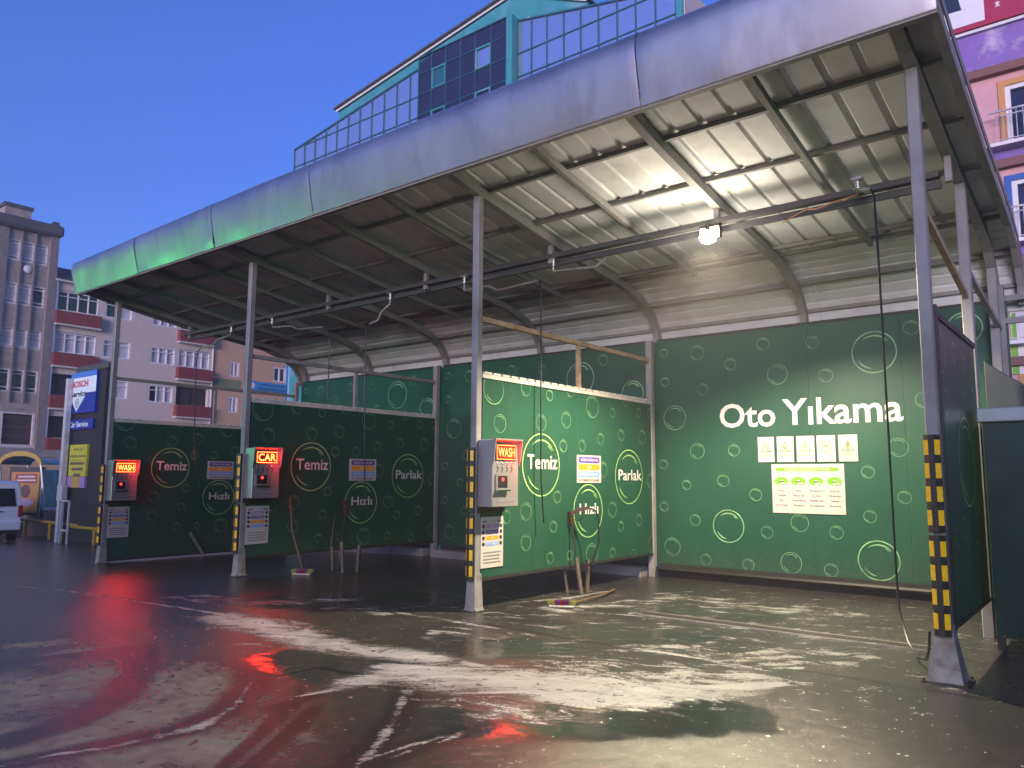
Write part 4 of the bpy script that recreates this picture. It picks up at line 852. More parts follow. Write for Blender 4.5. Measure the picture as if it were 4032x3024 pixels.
# --- grey stone building at the far left
sb = thing('stone_building', 'tall grey stone faced block with dark cornice at the far left', 'building', (-57, 8, 0)); SX = 0
def Ys(y): return y-8
holes = []; wins = []
cols_y = [(8.25, 9.05), (9.1, 9.9), (9.95, 10.7), (11.45, 12.25), (12.31, 13.11), (13.15, 13.96)]
cols_y = [(4.75, 5.55), (5.62, 6.42), (6.48, 7.28), (8.08, 8.88), (8.95, 9.75), (9.8, 10.6), (11.45, 12.25), (12.31, 13.11), (13.15, 13.96)]
rows_z = [(15.97, 17.42), (12.97, 14.45), (10.02, 11.36), (7.03, 8.57)]
for zi, (a, c) in enumerate(rows_z):
    for y0, y1 in cols_y: holes.append((Ys(y0), Ys(y1), a, c)); wins.append((Ys(y0), Ys(y1), a, c, zi))
shop = [(Ys(11.9), Ys(13.98), 3.54, 5.68), (Ys(8.2), Ys(11.4), 3.54, 5.68), (Ys(4.8), Ys(7.8), 3.54, 5.68)]
opening_wall_x(0, Ys(3), Ys(14.5), -3, 18.2, holes+shop).build('wall', 'stone_grey', sb)
MB().box(-9, -.36, Ys(3), Ys(14.5), -3, 18.2).build('body', 'stone_dark', sb)
for (y0, y1, a, c, zi) in wins: window_x(sb, -.06, y0, y1, a, c, 1, .82, .2 if zi != 2 else .12, 'pane_dark' if zi in (1, 3) else 'curtain', None if zi == 3 else 'curtain', .09)
for y0, y1, a, c in shop:
    f = MB().box(-.2, .05, y0, y0+.14, a, c).box(-.2, .05, y1-.14, y1, a, c).box(-.2, .05, y0+.14, y1-.14, c-.1, c).box(-.2, .09, y0-.1, y1+.2, a-.22, a).build('shop_window', 'pale_trim', sb)
    MB().box(-.22, -.16, y0+.14, y1-.14, a, c-.1).build('shutter', 'shutter_brown', f)
for y in (11.41, 12.28, 13.13, 9.78, 8.91, 7.9, 10.8, 6.45, 5.58, 4.6): MB().box(.002, .16, Ys(y)-.05 if y != 10.8 else Ys(10.66), Ys(y)+.05 if y != 10.8 else Ys(11.35), 6.35, 18.1).build('pilaster', 'stone_dark', sb)
MB().box(.002, .26, Ys(14.02), Ys(14.55), 2.9, 18.1).build('pilaster', 'stone_dark', sb)
bevel(MB().box(-.4, .55, Ys(3), Ys(14.75), 18.12, 18.92).build('cornice', 'cornice_dark', sb), .15)
MB().box(-.3, .2, Ys(14.1), Ys(14.5), 18.92, 19.2).build('parapet_post', 'cornice_dark', sb)
ch = MB().box(-1.6, -.5, Ys(11.3), Ys(12.9), 18.9, 19.75).build('chimney', 'stone_grey', sb); MB().box(-1.7, -.4, Ys(11.2), Ys(13.0), 19.75, 20.0).build('chimney_cap', 'cornice_dark', ch)
b = MB(); b.lathe([(.001, 0), (.22, .01), (.27, .06), (.2, .09), (.001, .12)], 16, cap=False); b.v = [(p[2]+.02, p[0]+Ys(12.75), p[1]+15.5) for p in b.v]; b.build('round_lamp', 'frame_white', sb, True)
for k in range(26):      # coursed stone facing between the windows
    z = 2.9+k*.6; tag(MB().box(.0015, .016, Ys(3.05), Ys(14.0), z, z+.02).build('course_joint', 'stone_dark', sb), kind=None)
MB().box(.02, 1.3, Ys(8), Ys(13.4), 2.2, 2.95).build('shop_awning', 'pylon_blue', sb)
# --- beige flats with red balconies
bb = thing('beige_flats', 'beige block of flats with dark red balcony parapets', 'building', (-57, 20, 0))
def Yb(y): return y-20
SH = 2.968
H = []; W = []
for k in range(-1, 5):
    dz = -SH*k
    H.append((Yb(14.78), Yb(17.6), 13.0+dz, 14.5+dz)); H.append((Yb(18.1), Yb(20.06), 13.08+dz, 14.42+dz)); H.append((Yb(21.65), Yb(23.55), 13.05+dz, 14.36+dz)); H.append((Yb(23.8), Yb(26.5), 13.0+dz, 14.45+dz))
H = [h for h in H if h[3] < 15.0 and h[2] > 0]
opening_wall_x(0, Yb(14.56), Yb(26.78), 3.1, 15.05, H).build('wall', 'beige_render', bb)
MB().box(-9, -.36, Yb(14.56), Yb(26.78), -3, 15.05).build('body', 'dark_room', bb)
MB().box(-.35, .05, Yb(14.56), Yb(26.78), -3, 3.09).build('base_wall', 'orange_render', bb)
MB().box(.051, .12, Yb(14.56), Yb(26.78), 2.6, 3.2).build('base_band', 'stone_grey', bb)
MB().box(-9, .35, Yb(14.5), Yb(26.85), 15.06, 15.2).build('eave', 'pale_trim', bb)
b = MB(); b.v = [(.4, Yb(14.5), 15.21), (.4, Yb(26.85), 15.21), (-4.5, Yb(26.85), 17.2), (-4.5, Yb(14.5), 17.2), (-9.2, Yb(14.5), 15.21), (-9.2, Yb(26.85), 15.21)]
for q in ((0,1,2,3), (3,2,5,4), (0,3,4), (1,5,2), (0,4,5,1)): b.face(q)
b.build('roof', 'roof_brown', bb)
for i, (y0, y1, a, c) in enumerate(H):
    w = y1-y0
    if w < 2.2: window_x(bb, -.04, y0, y1, a, c, 2 if y0 < Yb(20) else 3, .72, None, 'pane_dark', 'curtain', .08)
    else:
        st = int(round((14.5-c)/SH)); leftc = y0 < Yb(18)
        if leftc and st in (2, 3, 4) or (not leftc and st in (2, 3)):     # open balconies: dark recess with a door
            o = MB().box(-.34, -.3, y0+.5, y0+1.3, a, a+1.3).box(-.34, -.3, y0+1.5, y1-.3, a, a+1.2).build('balcony_door', 'shutter_brown', bb)
        else: window_x(bb, -.02, y0+.02, y1-.02, a+.05, c-.05, 4, .74, None, 'pane_dark', 'curtain' if st != 0 else None, .07)
        MB().box(.002, .45, y0-.12, y1+.12, a-.92, a-.05).build('balcony_parapet', 'balcony_red', bb)
        MB().box(.002, .42, y0-.12, y1+.12, a-1.05, a-.925).build('balcony_slab', 'pale_trim', bb)
MB().box(.002, .2, Yb(14.56), Yb(14.72), 3.1, 15.05).build('down_pipe', 'frame_white', bb); MB().tube([(.1, Yb(26.7), 2), (.1, Yb(26.7), 15)], .06, 8).build('down_pipe', 'frame_white', bb)
# --- orange building
ob = thing('orange_building', 'orange rendered building carrying a blue rehabilitation sign', 'building', (-57, 31, 0))
def Yo(y): return y-31
Ho = [(Yo(28.35), Yo(29.2), 9.75, 11.02), (Yo(32.52), Yo(33.8), 9.75, 11.06), (Yo(28.35), Yo(29.2), 6.75, 8.05), (Yo(32.5), Yo(33.8), 6.75, 8.05), (Yo(28.35), Yo(29.2), 12.75, 14.0), (Yo(32.5), Yo(33.8), 3.75, 5.05)]
opening_wall_x(0, Yo(26.8), Yo(33.95), -3, 14.6, Ho).build('wall', 'orange_render', ob); MB().box(-9, -.36, Yo(26.8), Yo(33.95), -3, 14.6).build('body', 'dark_room', ob)
for h in Ho: window_x(ob, -.04, *h, 2, None, None, 'pane_dark', 'curtain', .12)
MB().box(-9, .3, Yo(26.8), Yo(34.0), 14.6, 14.8).build('eave', 'pale_trim', ob)
MB().box(.002, .09, Yo(33.83), Yo(33.97), 2, 14.5).build('corner_strip', 'sky_blue_sign', ob)
MB().box(.002, .05, Yo(26.9), Yo(29.3), 8.75, 9.5).build('faded_board', 'print_olive', ob)
rs = thing('rehabilitation_sign', 'blue sign lettered Umut Seli Özel Rehabilitasyon on the orange building', 'sign', (-56.9, 32, 9.2))
MB().box(0, .08, -1.9, 1.82, -.38, .38).build('sign_board', 'sky_blue_sign', rs); fn = lambda u, w: (.084, u, w)
b = MB(); fit_text(b, 'UMUT SELİ ÖZEL', -.9, 1.65, .06, .27, fn, .03); fit_text(b, 'REHABİLİTASYON', -1.05, 1.6, -.29, -.06, fn, .03); b.build('lettering', 'pylon_dark', rs)
b = MB(); disc(b, -1.62, 0, .26, fn, 18); b.build('emblem', 'sign_white', rs)
# --- teal glass building behind the canopy
gb = thing('glass_building', 'teal glass curtain wall office building rising behind the canopy', 'building', (-29, 25, 0))
def Xg(x): return x+29
MB().box(Xg(-44.46), Xg(-14.0), .35, 14, -2, 20.8).build('lower_body', 'teal_paint', gb)
top = lambda x: (24.93+(x+44.46)*.146 if x < -31.4 else 27.13 if x < -24.4 else 26.95-(x+24.0)*.213)
b = MB(); prof = [(-44.40, 20.8), (-14.0, 20.8), (-14.0, 24.75), (-24.2, 26.9), (-31.4, 26.7), (-44.40, 24.86)]; b.plate([(Xg(x), .10, z) for x, z in prof], (0, 13, 0)); b.build('body', 'teal_paint', gb)
gab = [(-40.7, 25.2), (-40.7, 26.95), (-24.9, 29.3), (-19.9, 26.85), (-19.9, 25.2)]
b = MB(); b.plate([(Xg(x), .9, z) for x, z in gab], (0, 12, 0)); b.build('gable', 'teal_paint', gb)
b = MB()
for (xa, za), (xb, zb) in ((gab[1], gab[2]), (gab[2], gab[3])): b.beam((Xg(xa)-.15, .78, za+.10), (Xg(xb), .78, zb+.10), .06, .16)
b.build('verge', 'frame_white', gb)
b = MB()
for (xa, za), (xb, zb) in ((gab[1], gab[2]), (gab[2], gab[3])): b.plate([(Xg(xa)-.2, .55, za+.16), (Xg(xb)+.1, .55, zb+.16), (Xg(xb)+.1, .55, zb+.28), (Xg(xa)-.2, .55, za+.28)], (0, 12.6, 0))
b.build('roof', 'cornice_dark', gb)
trans = [20.9, 22.25, 23.6, 24.97, 26.15, 27.5]
def pane(x0, x1, z0, z1, y, m, name='pane'):
    zt0, zt1 = min(z1, top(x0)), min(z1, top(x1))
    if zt0 <= z0+.05 and zt1 <= z0+.05: return
    zt0 = max(zt0, z0+.01); zt1 = max(zt1, z0+.01); e = .022
    jx, jz = rnd.uniform(-.004, .004), rnd.uniform(-.004, .004)
    pts = [(Xg(x0)+e, y-jx-jz, z0+e), (Xg(x1)-e, y+jx-jz, z0+e), (Xg(x1)-e, y+jx+jz, max(z0+e+.01, zt1-e)), (Xg(x0)+e, y-jx+jz, max(z0+e+.01, zt0-e))]
    MB().plate(pts, (0, .02, 0)).build(name, m, gb)
pw = 1.1875
lx = [-44.46+pw*k for k in range(11)]+[-31.42]; rx = [-24.0+.94]+[-21.97+1.09*k for k in range(7)]+[-14.34]
rx = [-24.0, -23.02, -21.97, -20.87, -19.79, -18.7, -17.59, -16.53, -15.44, -14.34]; dx_ = [-31.42, -30.29, -29.12, -27.93, -26.78, -25.59, -24.47]
for x0, x1 in list(zip(lx[:-1], lx[1:]))+list(zip(rx[:-1], rx[1:])):
    for z0, z1 in zip(trans[:-1], trans[1:]):
        if z0 == 26.15: continue
        pane(x0, x1, z0, z1 if z1 < 26 else 28, .06, 'mirror_glass')
for i, (x0, x1) in enumerate(zip(dx_[:-1], dx_[1:])):
    for z0, z1 in zip(trans[:-1], [22.25, 23.42, 24.75, 26.08, 27.13]):
        z0 = {20.9: 20.9, 22.25: 22.1, 23.6: 23.42, 24.97: 24.75, 26.15: 26.08}[z0]
        if i == 1 and z0 == 24.75: MB().box(Xg(x0)+.12, Xg(x1)-.02, -.30, -.27, z0+.08, z1-.12).build('open_window', 'dark_room', gb); continue
        pane(x0, x1, z0, z1, -.34, 'mirror_glass' if (i == 4 and z0 == 24.75) else 'dark_glass')
fr = lambda b, n='mullion': b.build(n, 'teal_frame', gb)
for x in lx+rx: fr(MB().box(Xg(x)-.035, Xg(x)+.035, .0, .09, 20.8, max(21, top(min(max(x, -44.4), -14.4)))))
for x in dx_: fr(MB().box(Xg(x)-.03, Xg(x)+.03, -.40, -.30, 20.8, 27.13))
for z in trans[1:4]:
    for seg in (lx, rx):
        xa, xb = seg[0], seg[-1]
        if z > 24.9: xa, xb = (max(xa, -44.2), xb) if seg is lx else (xa, -14.7)
        fr(MB().box(Xg(xa), Xg(xb), .012, .085, z-.03, z+.03), 'transom')
for z in (22.1, 23.42, 24.75, 26.08): fr(MB().box(Xg(-31.42), Xg(-24.47), -.39, -.31, z-.03, z+.03), 'transom')
for seg in (lx, rx): fr(MB().beam((Xg(seg[0]), .04, top(seg[0])), (Xg(seg[-1]), .04, top(seg[-1])), .12, .09), 'coping')
MB().box(Xg(-31.45), Xg(-24.44), -.33, .1, 20.8, 27.05).build('bay_body', 'teal_frame', gb); MB().box(Xg(-31.46), Xg(-24.1), -.42, .6, 27.13, 27.19).build('bay_top', 'teal_frame', gb)
MB().box(Xg(-24.44), Xg(-24.04), -.43, .08, 20.8, 27.16).build('corner_pier', 'teal_paint', gb); MB().box(Xg(-14.30), Xg(-13.98), -.02, .1, 20.8, 25.2).build('corner_pier', 'teal_paint', gb)
for i, z0 in ((1, 24.75), (4, 24.75), (1, 22.1), (4, 22.1)):
    x0, x1 = dx_[i], dx_[i+1]; z1 = z0+1.33; b = MB()
    for q in ((x0+.03, x0+.13, z0+.03, z1-.03), (x1-.09, x1-.03, z0+.03, z1-.03), (x0+.13, x1-.09, z0+.03, z0+.09), (x0+.13, x1-.09, z1-.12, z1-.03)): b.box(Xg(q[0]), Xg(q[1]), -.43, -.345, q[2], q[3])
    b.build('opening_sash', 'teal_paint', gb)
b = MB(); b.plate([(Xg(-13.97), .1, 20), (Xg(-13.97), .1, 24.9), (Xg(-13.97), 2.0, 25.1), (Xg(-13.97), 14, 25.4), (Xg(-13.97), 14, 20)], (.05, 0, 0)); b.build('side_wall', 'pale_trim', gb)
b = MB(); b.lathe([(.02, 0), (.16, .02), (.18, .15), (.08, .24), (.02, .26)], 12, (Xg(-23.4), .3, 26.82)); b.build('vent_cap', 'frame_white', gb, True)
# --- pink and purple building at the right edge
pb = thing('pink_building', 'pink and purple painted building with balconies at the right edge', 'building', (4, 20, 0))
def Xp(x): return x-4
def band(name, x0, x1, z0, z1, m, y=0., d=.3): return MB().box(Xp(x0), Xp(x1), y, y+d, z0, z1).build(name, m, pb)
band('body', -3.5, 14, -1, 18.5, 'pink_render', .3, 9)
for k in range(4):
    dz = -3.0*k; zc = 13.9+dz
    band('wall', -3.5, -1.24, zc-2.35, zc-.06, 'pink_render', .0); band('wall', .9, 14, zc-2.35, zc-.06, 'pink_render', .0)
    band('wall', -1.24, .9, zc-.27, zc-.06, 'pink_render', .0)
    tr = MB().box(Xp(-1.23), Xp(-1.06), -.05, .2, zc-2.35, zc-.28).box(Xp(.72), Xp(.89), -.05, .2, zc-2.35, zc-.28).box(Xp(-1.06), Xp(.72), -.05, .2, zc-.45, zc-.28).build('window_surround', 'ochre_trim' if k != 1 else 'blue_trim', pb)
    w = MB().box(Xp(-1.06), Xp(-.92), .02, .24, zc-2.35, zc-.45).box(Xp(.58), Xp(.72), .02, .24, zc-2.35, zc-.45).box(Xp(-.92), Xp(.58), .02, .24, zc-.58, zc-.45).box(Xp(-.2), Xp(-.1), .02, .24, zc-2.35, zc-.58).build('window', 'frame_white', pb)
    MB().box(Xp(-.92), Xp(-.2), .14, .18, zc-2.35, zc-.58).build('pane', 'dark_glass', w); MB().box(Xp(-.1), Xp(.58), .14, .18, zc-2.35, zc-.58).build('pane', 'dark_glass', w)
    band('balcony_edge', -3.5, 14, zc-2.46, zc-2.355, 'frame_white', -.5, .8); band('floor_band', -3.5, 14, zc-3.1+.12, zc-2.465, 'purple_plain' if k else 'purple_plain', -.02, .35)
    band('lintel_band', -3.5, 14, zc-.055, zc+.2, 'brown_band', -.25, .5)
    r = MB().beam((Xp(-1.5), -.48, zc-1.40), (Xp(1.2), -.48, zc-1.40), .05, .05).beam((Xp(-1.3), -.48, zc-1.55), (Xp(1.2), -.48, zc-1.55), .03, .03).beam((Xp(-1.3), -.48, zc-2.3), (Xp(1.2), -.48, zc-2.3), .03, .03)
    rr = r.build('balcony_rail', 'galvanised', pb); 
    for j in range(15): MB().beam((Xp(-1.28)+j*.17, -.48, zc-2.35), (Xp(-1.28)+j*.17, -.48, zc-1.40), .022, .022, (0, 1, 0)).build('baluster', 'galvanised', rr)
band('peeling_band', -3.5, 14, 14.12, 15.40, 'purple_paint', .02, .3); band('ledge', -3.5, 14, 15.41, 15.5, 'frame_white', -.1, .4)
for x0, x1, m in ((-1.75, -1.36, 'pink_render'), (-1.36, -1.21, 'print_green'), (-1.2, -.95, 'frame_white')): MB().box(Xp(x0), Xp(x1), -.06, -.01, 4.6, 7.0).build('painted_strip', m, pb)
hs_ = thing('hotel_sign', 'crimson sign board with a white panel on the pink building', 'sign', (4, 19.9, 17))
MB().box(-8.2, 6, -.08, .08, -1.48, 2.4).build('sign_board', 'crimson', hs_); MB().box(-6.75, -5.41, -.10, -.082, -1.33, 2.2).build('white_panel', 'sign_white', hs_)
fn = lambda u, w: (u, -.105, w)
b = MB(); ring(b, -5.98, -1.05, .95, .13, fn, 35, 135, 22); b.build('arc_print', 'print_grey', hs_)
b = MB(); fn2 = lambda u, w: (u, -.085, w)
for k, c in enumerate('TLİ'): fit_text(b, c, -5.13, -4.99, -.52-k*.25, -.36-k*.25, fn2, .04)
fit_text(b, 'R', -4.80, -3.9, -.78, 1.2, fn2, .05); b.build('lettering', 'sign_white', hs_)

# ------------------------------------------------------------------ street at the left
zs = zg(-24)
py = thing('sign_pillar', 'tall dark roadside pillar with blue and white Service sign', 'sign', (-23.2, 3.3, zs))
def pz(z): return z-zs
MB().box(-1.2, 1.15, .02, .26, 0, pz(4.62)).build('pillar_body', 'pylon_dark', py); bevel(MB().box(-.9, 1.2, .0, .30, pz(4.63), pz(4.82)).build('pillar_cap', 'cornice_dark', py), .02)
fc = MB().box(-1.05, .70, -.06, .018, pz(3.37), pz(4.62)).build('sign_face', 'pylon_blue', py); fn = lambda u, w: (u, -.064, w); fn2 = lambda u, w: (u, -.068, w)
b = MB(); rect(b, -1.05, .70, pz(4.46), pz(4.62), fn); b.build('top_stripe', 'pylon_stripe', fc)
b = MB(); b.poly([fn(-1.05, pz(4.455)), fn(-1.05, pz(3.86)), fn(-.55, pz(3.42)), fn(.12, pz(3.97)), fn(.70, pz(3.97)), fn(.70, pz(4.455))]); b.build('white_field', 'pylon_white', fc)
b = MB(); fit_text(b, 'BOSCH', -.98, .16, pz(4.16), pz(4.36), fn2, .035); b.build('red_lettering', 'letter_red', fc)
b = MB(); fit_text(b, 'Service', -1.0, .10, pz(3.87), pz(4.06), fn2, .03); b.build('dark_lettering', 'print_dark', fc)
b = MB(); ring(b, -.52, pz(3.68), .12, .022, fn2, n=24); 
for q in ((-.585, -.56, 3.62, 3.74), (-.48, -.455, 3.62, 3.74), (-.56, -.48, 3.67, 3.69)): rect(b, q[0], q[1], pz(q[2]), pz(q[3]), fn2)
b.build('emblem', 'print_dark', fc)
f2 = MB().box(-1.05, .62, -.05, .018, pz(2.88), pz(3.18)).build('lower_sign', 'pylon_blue', py); b = MB(); fit_text(b, 'Car Service', -.98, .30, pz(2.95), pz(3.12), lambda u, w: (u, -.054, w), .03); b.build('lettering', 'pylon_white', f2)
yb = thing('yellow_notice', 'yellow lettered notice board fixed on the dark roadside pillar', 'notice', (-23.4, 3.3, 1.9))
MB().box(-.62, .56, -.05, .015, -.42, .52).build('board', 'board_yellow', yb); fn = lambda u, w: (u, -.054, w)
b = MB(); fit_text(b, 'ARAÇ İÇİ', -.35, .32, .33, .44, fn, .03); fit_text(b, 'HİJYEN BAKIM', -.55, .48, .12, .23, fn, .03)
for k, (a, c) in enumerate(((-.52, .46), (-.40, .38), (-.25, .22))): rect(b, a, c, -.08-k*.17, -.0-k*.17, fn)
rect(b, -.6, .54, .045, .055, fn); b.build('lettering', 'brown_band', yb)
MB().box(-.68, -.36, -.05, .015, -.76, -.43).build('lower_panel', 'print_violet', yb); MB().box(-.355, .2, -.05, .015, -.76, -.43).build('lower_panel', 'board_tan', yb); MB().box(.205, .54, -.05, .015, -.76, -.43).build('lower_panel', 'print_violet', yb)
wp = thing('white_pole', 'white pole standing against the left edge of the roadside pillar', 'pole', (-24.15, 3.15, zs)); MB().box(-.09, .09, -.07, .07, 0, pz(4.45)).build('shaft', 'pole_white', wp); MB().box(-.1, .28, -.09, .05, pz(.75), pz(1.2)).build('meter_box', 'pole_white', wp)
gf = thing('metal_frame', 'thin grey metal frame standing in front of the roadside pillar', 'frame', (-22.9, 2.75, zs-.0))
for x in (-.12, .36): MB().beam((x, 0, 0), (x, 0, 1.25), .045, .045, (0, 1, 0)).build('upright', 'pole_white', gf)
for z in (1.25, .42): MB().beam((-.14, 0, z), (.38, 0, z), .045, .045).build('crossbar', 'pole_white', gf)
def barrier(x0, x1, y, label, h=.5):
    t = thing('yellow_barrier', label, 'barrier', ((x0+x1)/2, y, zs), 'yellow tube barriers by the roadside'); w = (x1-x0)/2
    MB().tube([(-w, 0, h), (w, 0, h)], .045, 8).build('bar', 'barrier_yellow', t, True)
    for x in ((-w+.4, w*.05, w*.55) if w > 1.5 else (w*.25,)): MB().tube([(x, 0, 0), (x, 0, h-.03)], .045, 8).build('leg', 'barrier_yellow', t, True)
barrier(-27.6, -23.25, 3.35, 'long dull yellow tube barrier left of the grey metal frame', .52); barrier(-22.75, -20.4, 2.95, 'yellow tube barrier at the foot of the roadside pillar', .52)
lw = thing('low_wall', 'low tan wall running behind the yellow barriers', 'wall', (-27, 4.6, zg(-27)))
for k in range(6): MB().box(-4+k*1.35, -4+(k+1)*1.35-.01, 0, .3, -.2, .86).build('wall_block', 'low_wall_tan', lw)
MB().box(-4.05, 4.15, -.04, .34, .862, .93).build('coping', 'pale_trim', lw)
ob_ = thing('site_hoarding', 'pale pink boundary wall behind the bus shelter', 'wall', (-40, 12, zg(-40))); MB().box(-.15, .15, -7, 9, -1, 3.3).build('wall_face', 'orange_render', ob_); MB().box(-.2, .2, -7, 9, 3.302, 3.75).build('wall_band', 'stone_grey', ob_)
# bus shelter with an advert
bs = thing('bus_shelter', 'bus shelter with an arched orange roof edge beside the van', 'bus shelter', (-30.15, 4.30, zg(-30)+.45), rz=math.radians(40)); bs.scale = (.82, .82, .92); zsh = zg(-30)+.45
def arch(w, h, n=14): return [(w*math.cos(math.pi*k/n), h*math.sin(math.pi*k/n)) for k in range(n+1)]
b = MB(); A = arch(.95, .52); A2 = arch(.80, .33); m = len(A)
for y in (-.62, -.50):
    b.v += [(p[0], y, 2.30+p[1]) for p in A] + [(p[0], y, 2.30+p[1]) for p in A2]
for k in range(m-1):
    for q in ((k, k+1, m+k+1, m+k), (2*m+k, 2*m+k+1, 3*m+k+1, 3*m+k), (k, k+1, 2*m+k+1, 2*m+k), (m+k, m+k+1, 3*m+k+1, 3*m+k)): b.face(q)
b.build('roof_edge', 'barrier_yellow', bs)
b = MB(); b.v += [(p[0], y, 2.295+p[1]) for y in (-.5, 1.6) for p in A2]
for k in range(m-1): b.face((k, k+1, m+k+1, m+k))
b.build('roof_shell', 'clear_panel', bs)
for x, x2 in ((-.88, -.62), (.88, 1.32)):
    for y in (-.55, 1.5): MB().beam((x, y, 2.3), (x2, y, .0), .07, .09, (0, 1, 0)).build('support', 'clear_panel', bs)
MB().box(.92, .95, -.5, 1.4, .25, 2.1).build('glass_side', 'clear_panel', bs)
MB().box(-.7, 1.2, 1.2, 1.5, .42, .5).build('bench', 'pale_trim', bs)
ad = thing('advert_panel', 'dark framed orange advert panel under the bus shelter arch', 'advert', (-29.95, 4.2, zsh), rz=math.radians(40)); ad.scale = (.85, .85, .9)
MB().box(-.62, .72, -.12, .12, .35, 2.25).build('frame', 'pylon_dark', ad); fn = lambda u, w: (u, -.125, w); fn2 = lambda u, w: (u, -.129, w)
b = MB(); rect(b, -.53, .63, .45, 2.05, fn); b.build('poster', 'poster_orange', ad)
b = MB(); rect(b, -.36, .55, 1.6, 1.98, fn2); b.build('headline_print', 'poster_red', ad)
b = MB(); rect(b, -.25, .44, 1.84, 1.89, lambda u, w: (u, -.132, w)); rect(b, -.3, .48, 1.70, 1.75, lambda u, w: (u, -.132, w)); b.build('text_print', 'sign_white', ad)
b = MB(); disc(b, .1, 1.3, .2, fn2, 16, .26); b.build('picture_print', 'brown_band', ad); b = MB(); disc(b, .0, .85, .45, fn2, 16, .16); b.build('vehicle_print', 'print_violet', ad)
# white van, rear quarter in view
vz = zg(-26)
vn = thing('white_van', 'white van parked at the left edge, rear corner in view', 'van', (-25.78, 1.74, vz), rz=math.radians(80))
b = MB(); secs = [(-.02, .88, .50, 1.55, .76, 1.80), (.10, .90, .42, 1.62, .80, 1.86), (.5, .91, .40, 1.64, .82, 1.88), (2.4, .91, .40, 1.62, .80, 1.86), (2.95, .90, .42, 1.30, .78, 1.55), (3.25, .89, .44, 1.05, .76, 1.12), (4.1, .84, .46, .92, .7, .98), (4.3, .76, .5, .8, .6, .84)]
for (y, w, zb, zm, wt, zt) in secs:   # cross-sections from the tail (y=0) forward
    b.v += [(-w*.95, y, zb), (-w, y, zb+.18), (-w, y, min(1.02, zm)), (-(w*.6+wt*.4), y, zm), (-wt, y, zt-.05), (-wt*.8, y, zt), (wt*.8, y, zt), (wt, y, zt-.05), (w*.6+wt*.4, y, zm), (w, y, min(1.02, zm)), (w, y, zb+.18), (w*.95, y, zb)]
m = 12
for k in range(len(secs)-1):
    for j in range(m): j2 = (j+1) % m; b.face((k*m+j, k*m+j2, (k+1)*m+j2, (k+1)*m+j))
b.face(range(m)); e = (len(secs)-1)*m; b.face(range(e, e+m)); b.build('body', 'van_white', vn, True)
MB().plate([(-.74, -.05, 1.10), (.74, -.05, 1.10), (.66, -.035, 1.64), (-.66, -.035, 1.64)], (0, .02, 0)).build('rear_window', 'pane_dark', vn)
for s in (-1, 1):
    MB().plate([(s*.915, .35, 1.08), (s*.915, 1.2, 1.08), (s*.885, 1.2, 1.55), (s*.885, .4, 1.55)], (s*.006, 0, 0)).build('side_window', 'pane_dark', vn)
    MB().plate([(s*.915, 1.3, 1.08), (s*.915, 2.5, 1.08), (s*.885, 2.4, 1.55), (s*.885, 1.3, 1.55)], (s*.006, 0, 0)).build('side_window', 'pane_dark', vn)
    bevel(MB().box(min(s*.80, s*.925), max(s*.80, s*.925), -.05, .10, .78, 1.12).build('tail_light', 'tail_red', vn), .02)
bevel(MB().box(-.9, .9, -.10, .08, .38, .66).build('bumper', 'van_white', vn), .03); MB().box(-.85, .85, -.085, .1, .28, .378).build('bumper_trim', 'dark_plastic', vn)
MB().box(-.27, .27, -.055, -.035, .72, .84).build('number_plate', 'sign_white', vn); MB().box(-.01, .4, -.06, -.03, .93, .96).build('tailgate_handle', 'dark_plastic', vn)
for s in (-1, 1):
    for y in (.75, 3.45):
        t_ = MB(); t_.lathe([(.18, -.10), (.30, -.105), (.315, -.08), (.315, .08), (.30, .105), (.18, .10)], 22); t_.v = [(s*.80+p[2], y+p[0], .315+p[1]) for p in t_.v]; w = t_.build('wheel', 'tyre', vn, True)
        t_ = MB(); t_.lathe([(.001, .06), (.06, .07), (.17, .05), (.185, .08)], 18, cap=False); t_.v = [(s*(.80+p[2]*1.05), y+p[0], .315+p[1]) for p in t_.v]; t_.build('rim', 'galvanised', w, True)
tag(MB().box(-56.6, -26.2, 4.95, 40, -3, zg(-30)+.449).build('pavement', 'concrete'), kind='structure'); tag(MB().box(-56.6, -31.1, 3.4, 4.95, -3, zg(-30)+.449).build('pavement', 'concrete'), kind='structure')
# distant street backdrop behind the low wall: dark shop front under the stone building
ss = thing('shop_front', 'dark shop front with blue fascia under the stone building', 'shop', (-56.2, 9.5, zg(-56))); MB().box(-.4, .1, -5, 4, -1, 3.2).build('front_wall', 'stone_dark', ss); MB().box(.101, .3, -5, 3.6, 3.0, 3.9).build('fascia_board', 'pylon_blue', ss)
# bush behind the enclosure
mat('leaf_dark', (.020, .035, .015), .5, 0, .5, 40); mat('leaf_olive', (.05, .06, .025), .5, 0, .4, 40); mat('bark', (.06, .045, .03), .8, 0, .2, 9)
bu = thing('bush', 'dark leafy bush behind the pale ledge at the right edge', 'bush', (.85, 5.3, 0)); r4 = random.Random(3)
for m_, n_ in (('leaf_dark', 1500), ('leaf_olive', 900)):
    b = MB()
    for k in range(n_):
        a = r4.uniform(0, 6.28); rr = r4.uniform(0, 1)**.6; z = r4.uniform(.4, 3.0); w = (.95 if z < 2.3 else .95*(1-(z-2.3)/.8)**.6)
        c = Vector((math.cos(a)*rr*w, math.sin(a)*rr*w*.7, z+r4.uniform(-.1, .1))); d = Vector((r4.uniform(-1, 1), r4.uniform(-1, 1), r4.uniform(-.4, 1))).normalized(); s_ = d.cross(Vector((r4.uniform(-1, 1), r4.uniform(-1, 1), .3))).normalized(); L_ = r4.uniform(.05, .10)
        b.poly([c, c+d*L_*.5+s_*L_*.25, c+d*L_, c+d*L_*.5-s_*L_*.25])
    tag(b.build('leaves', m_, bu), kind='stuff')
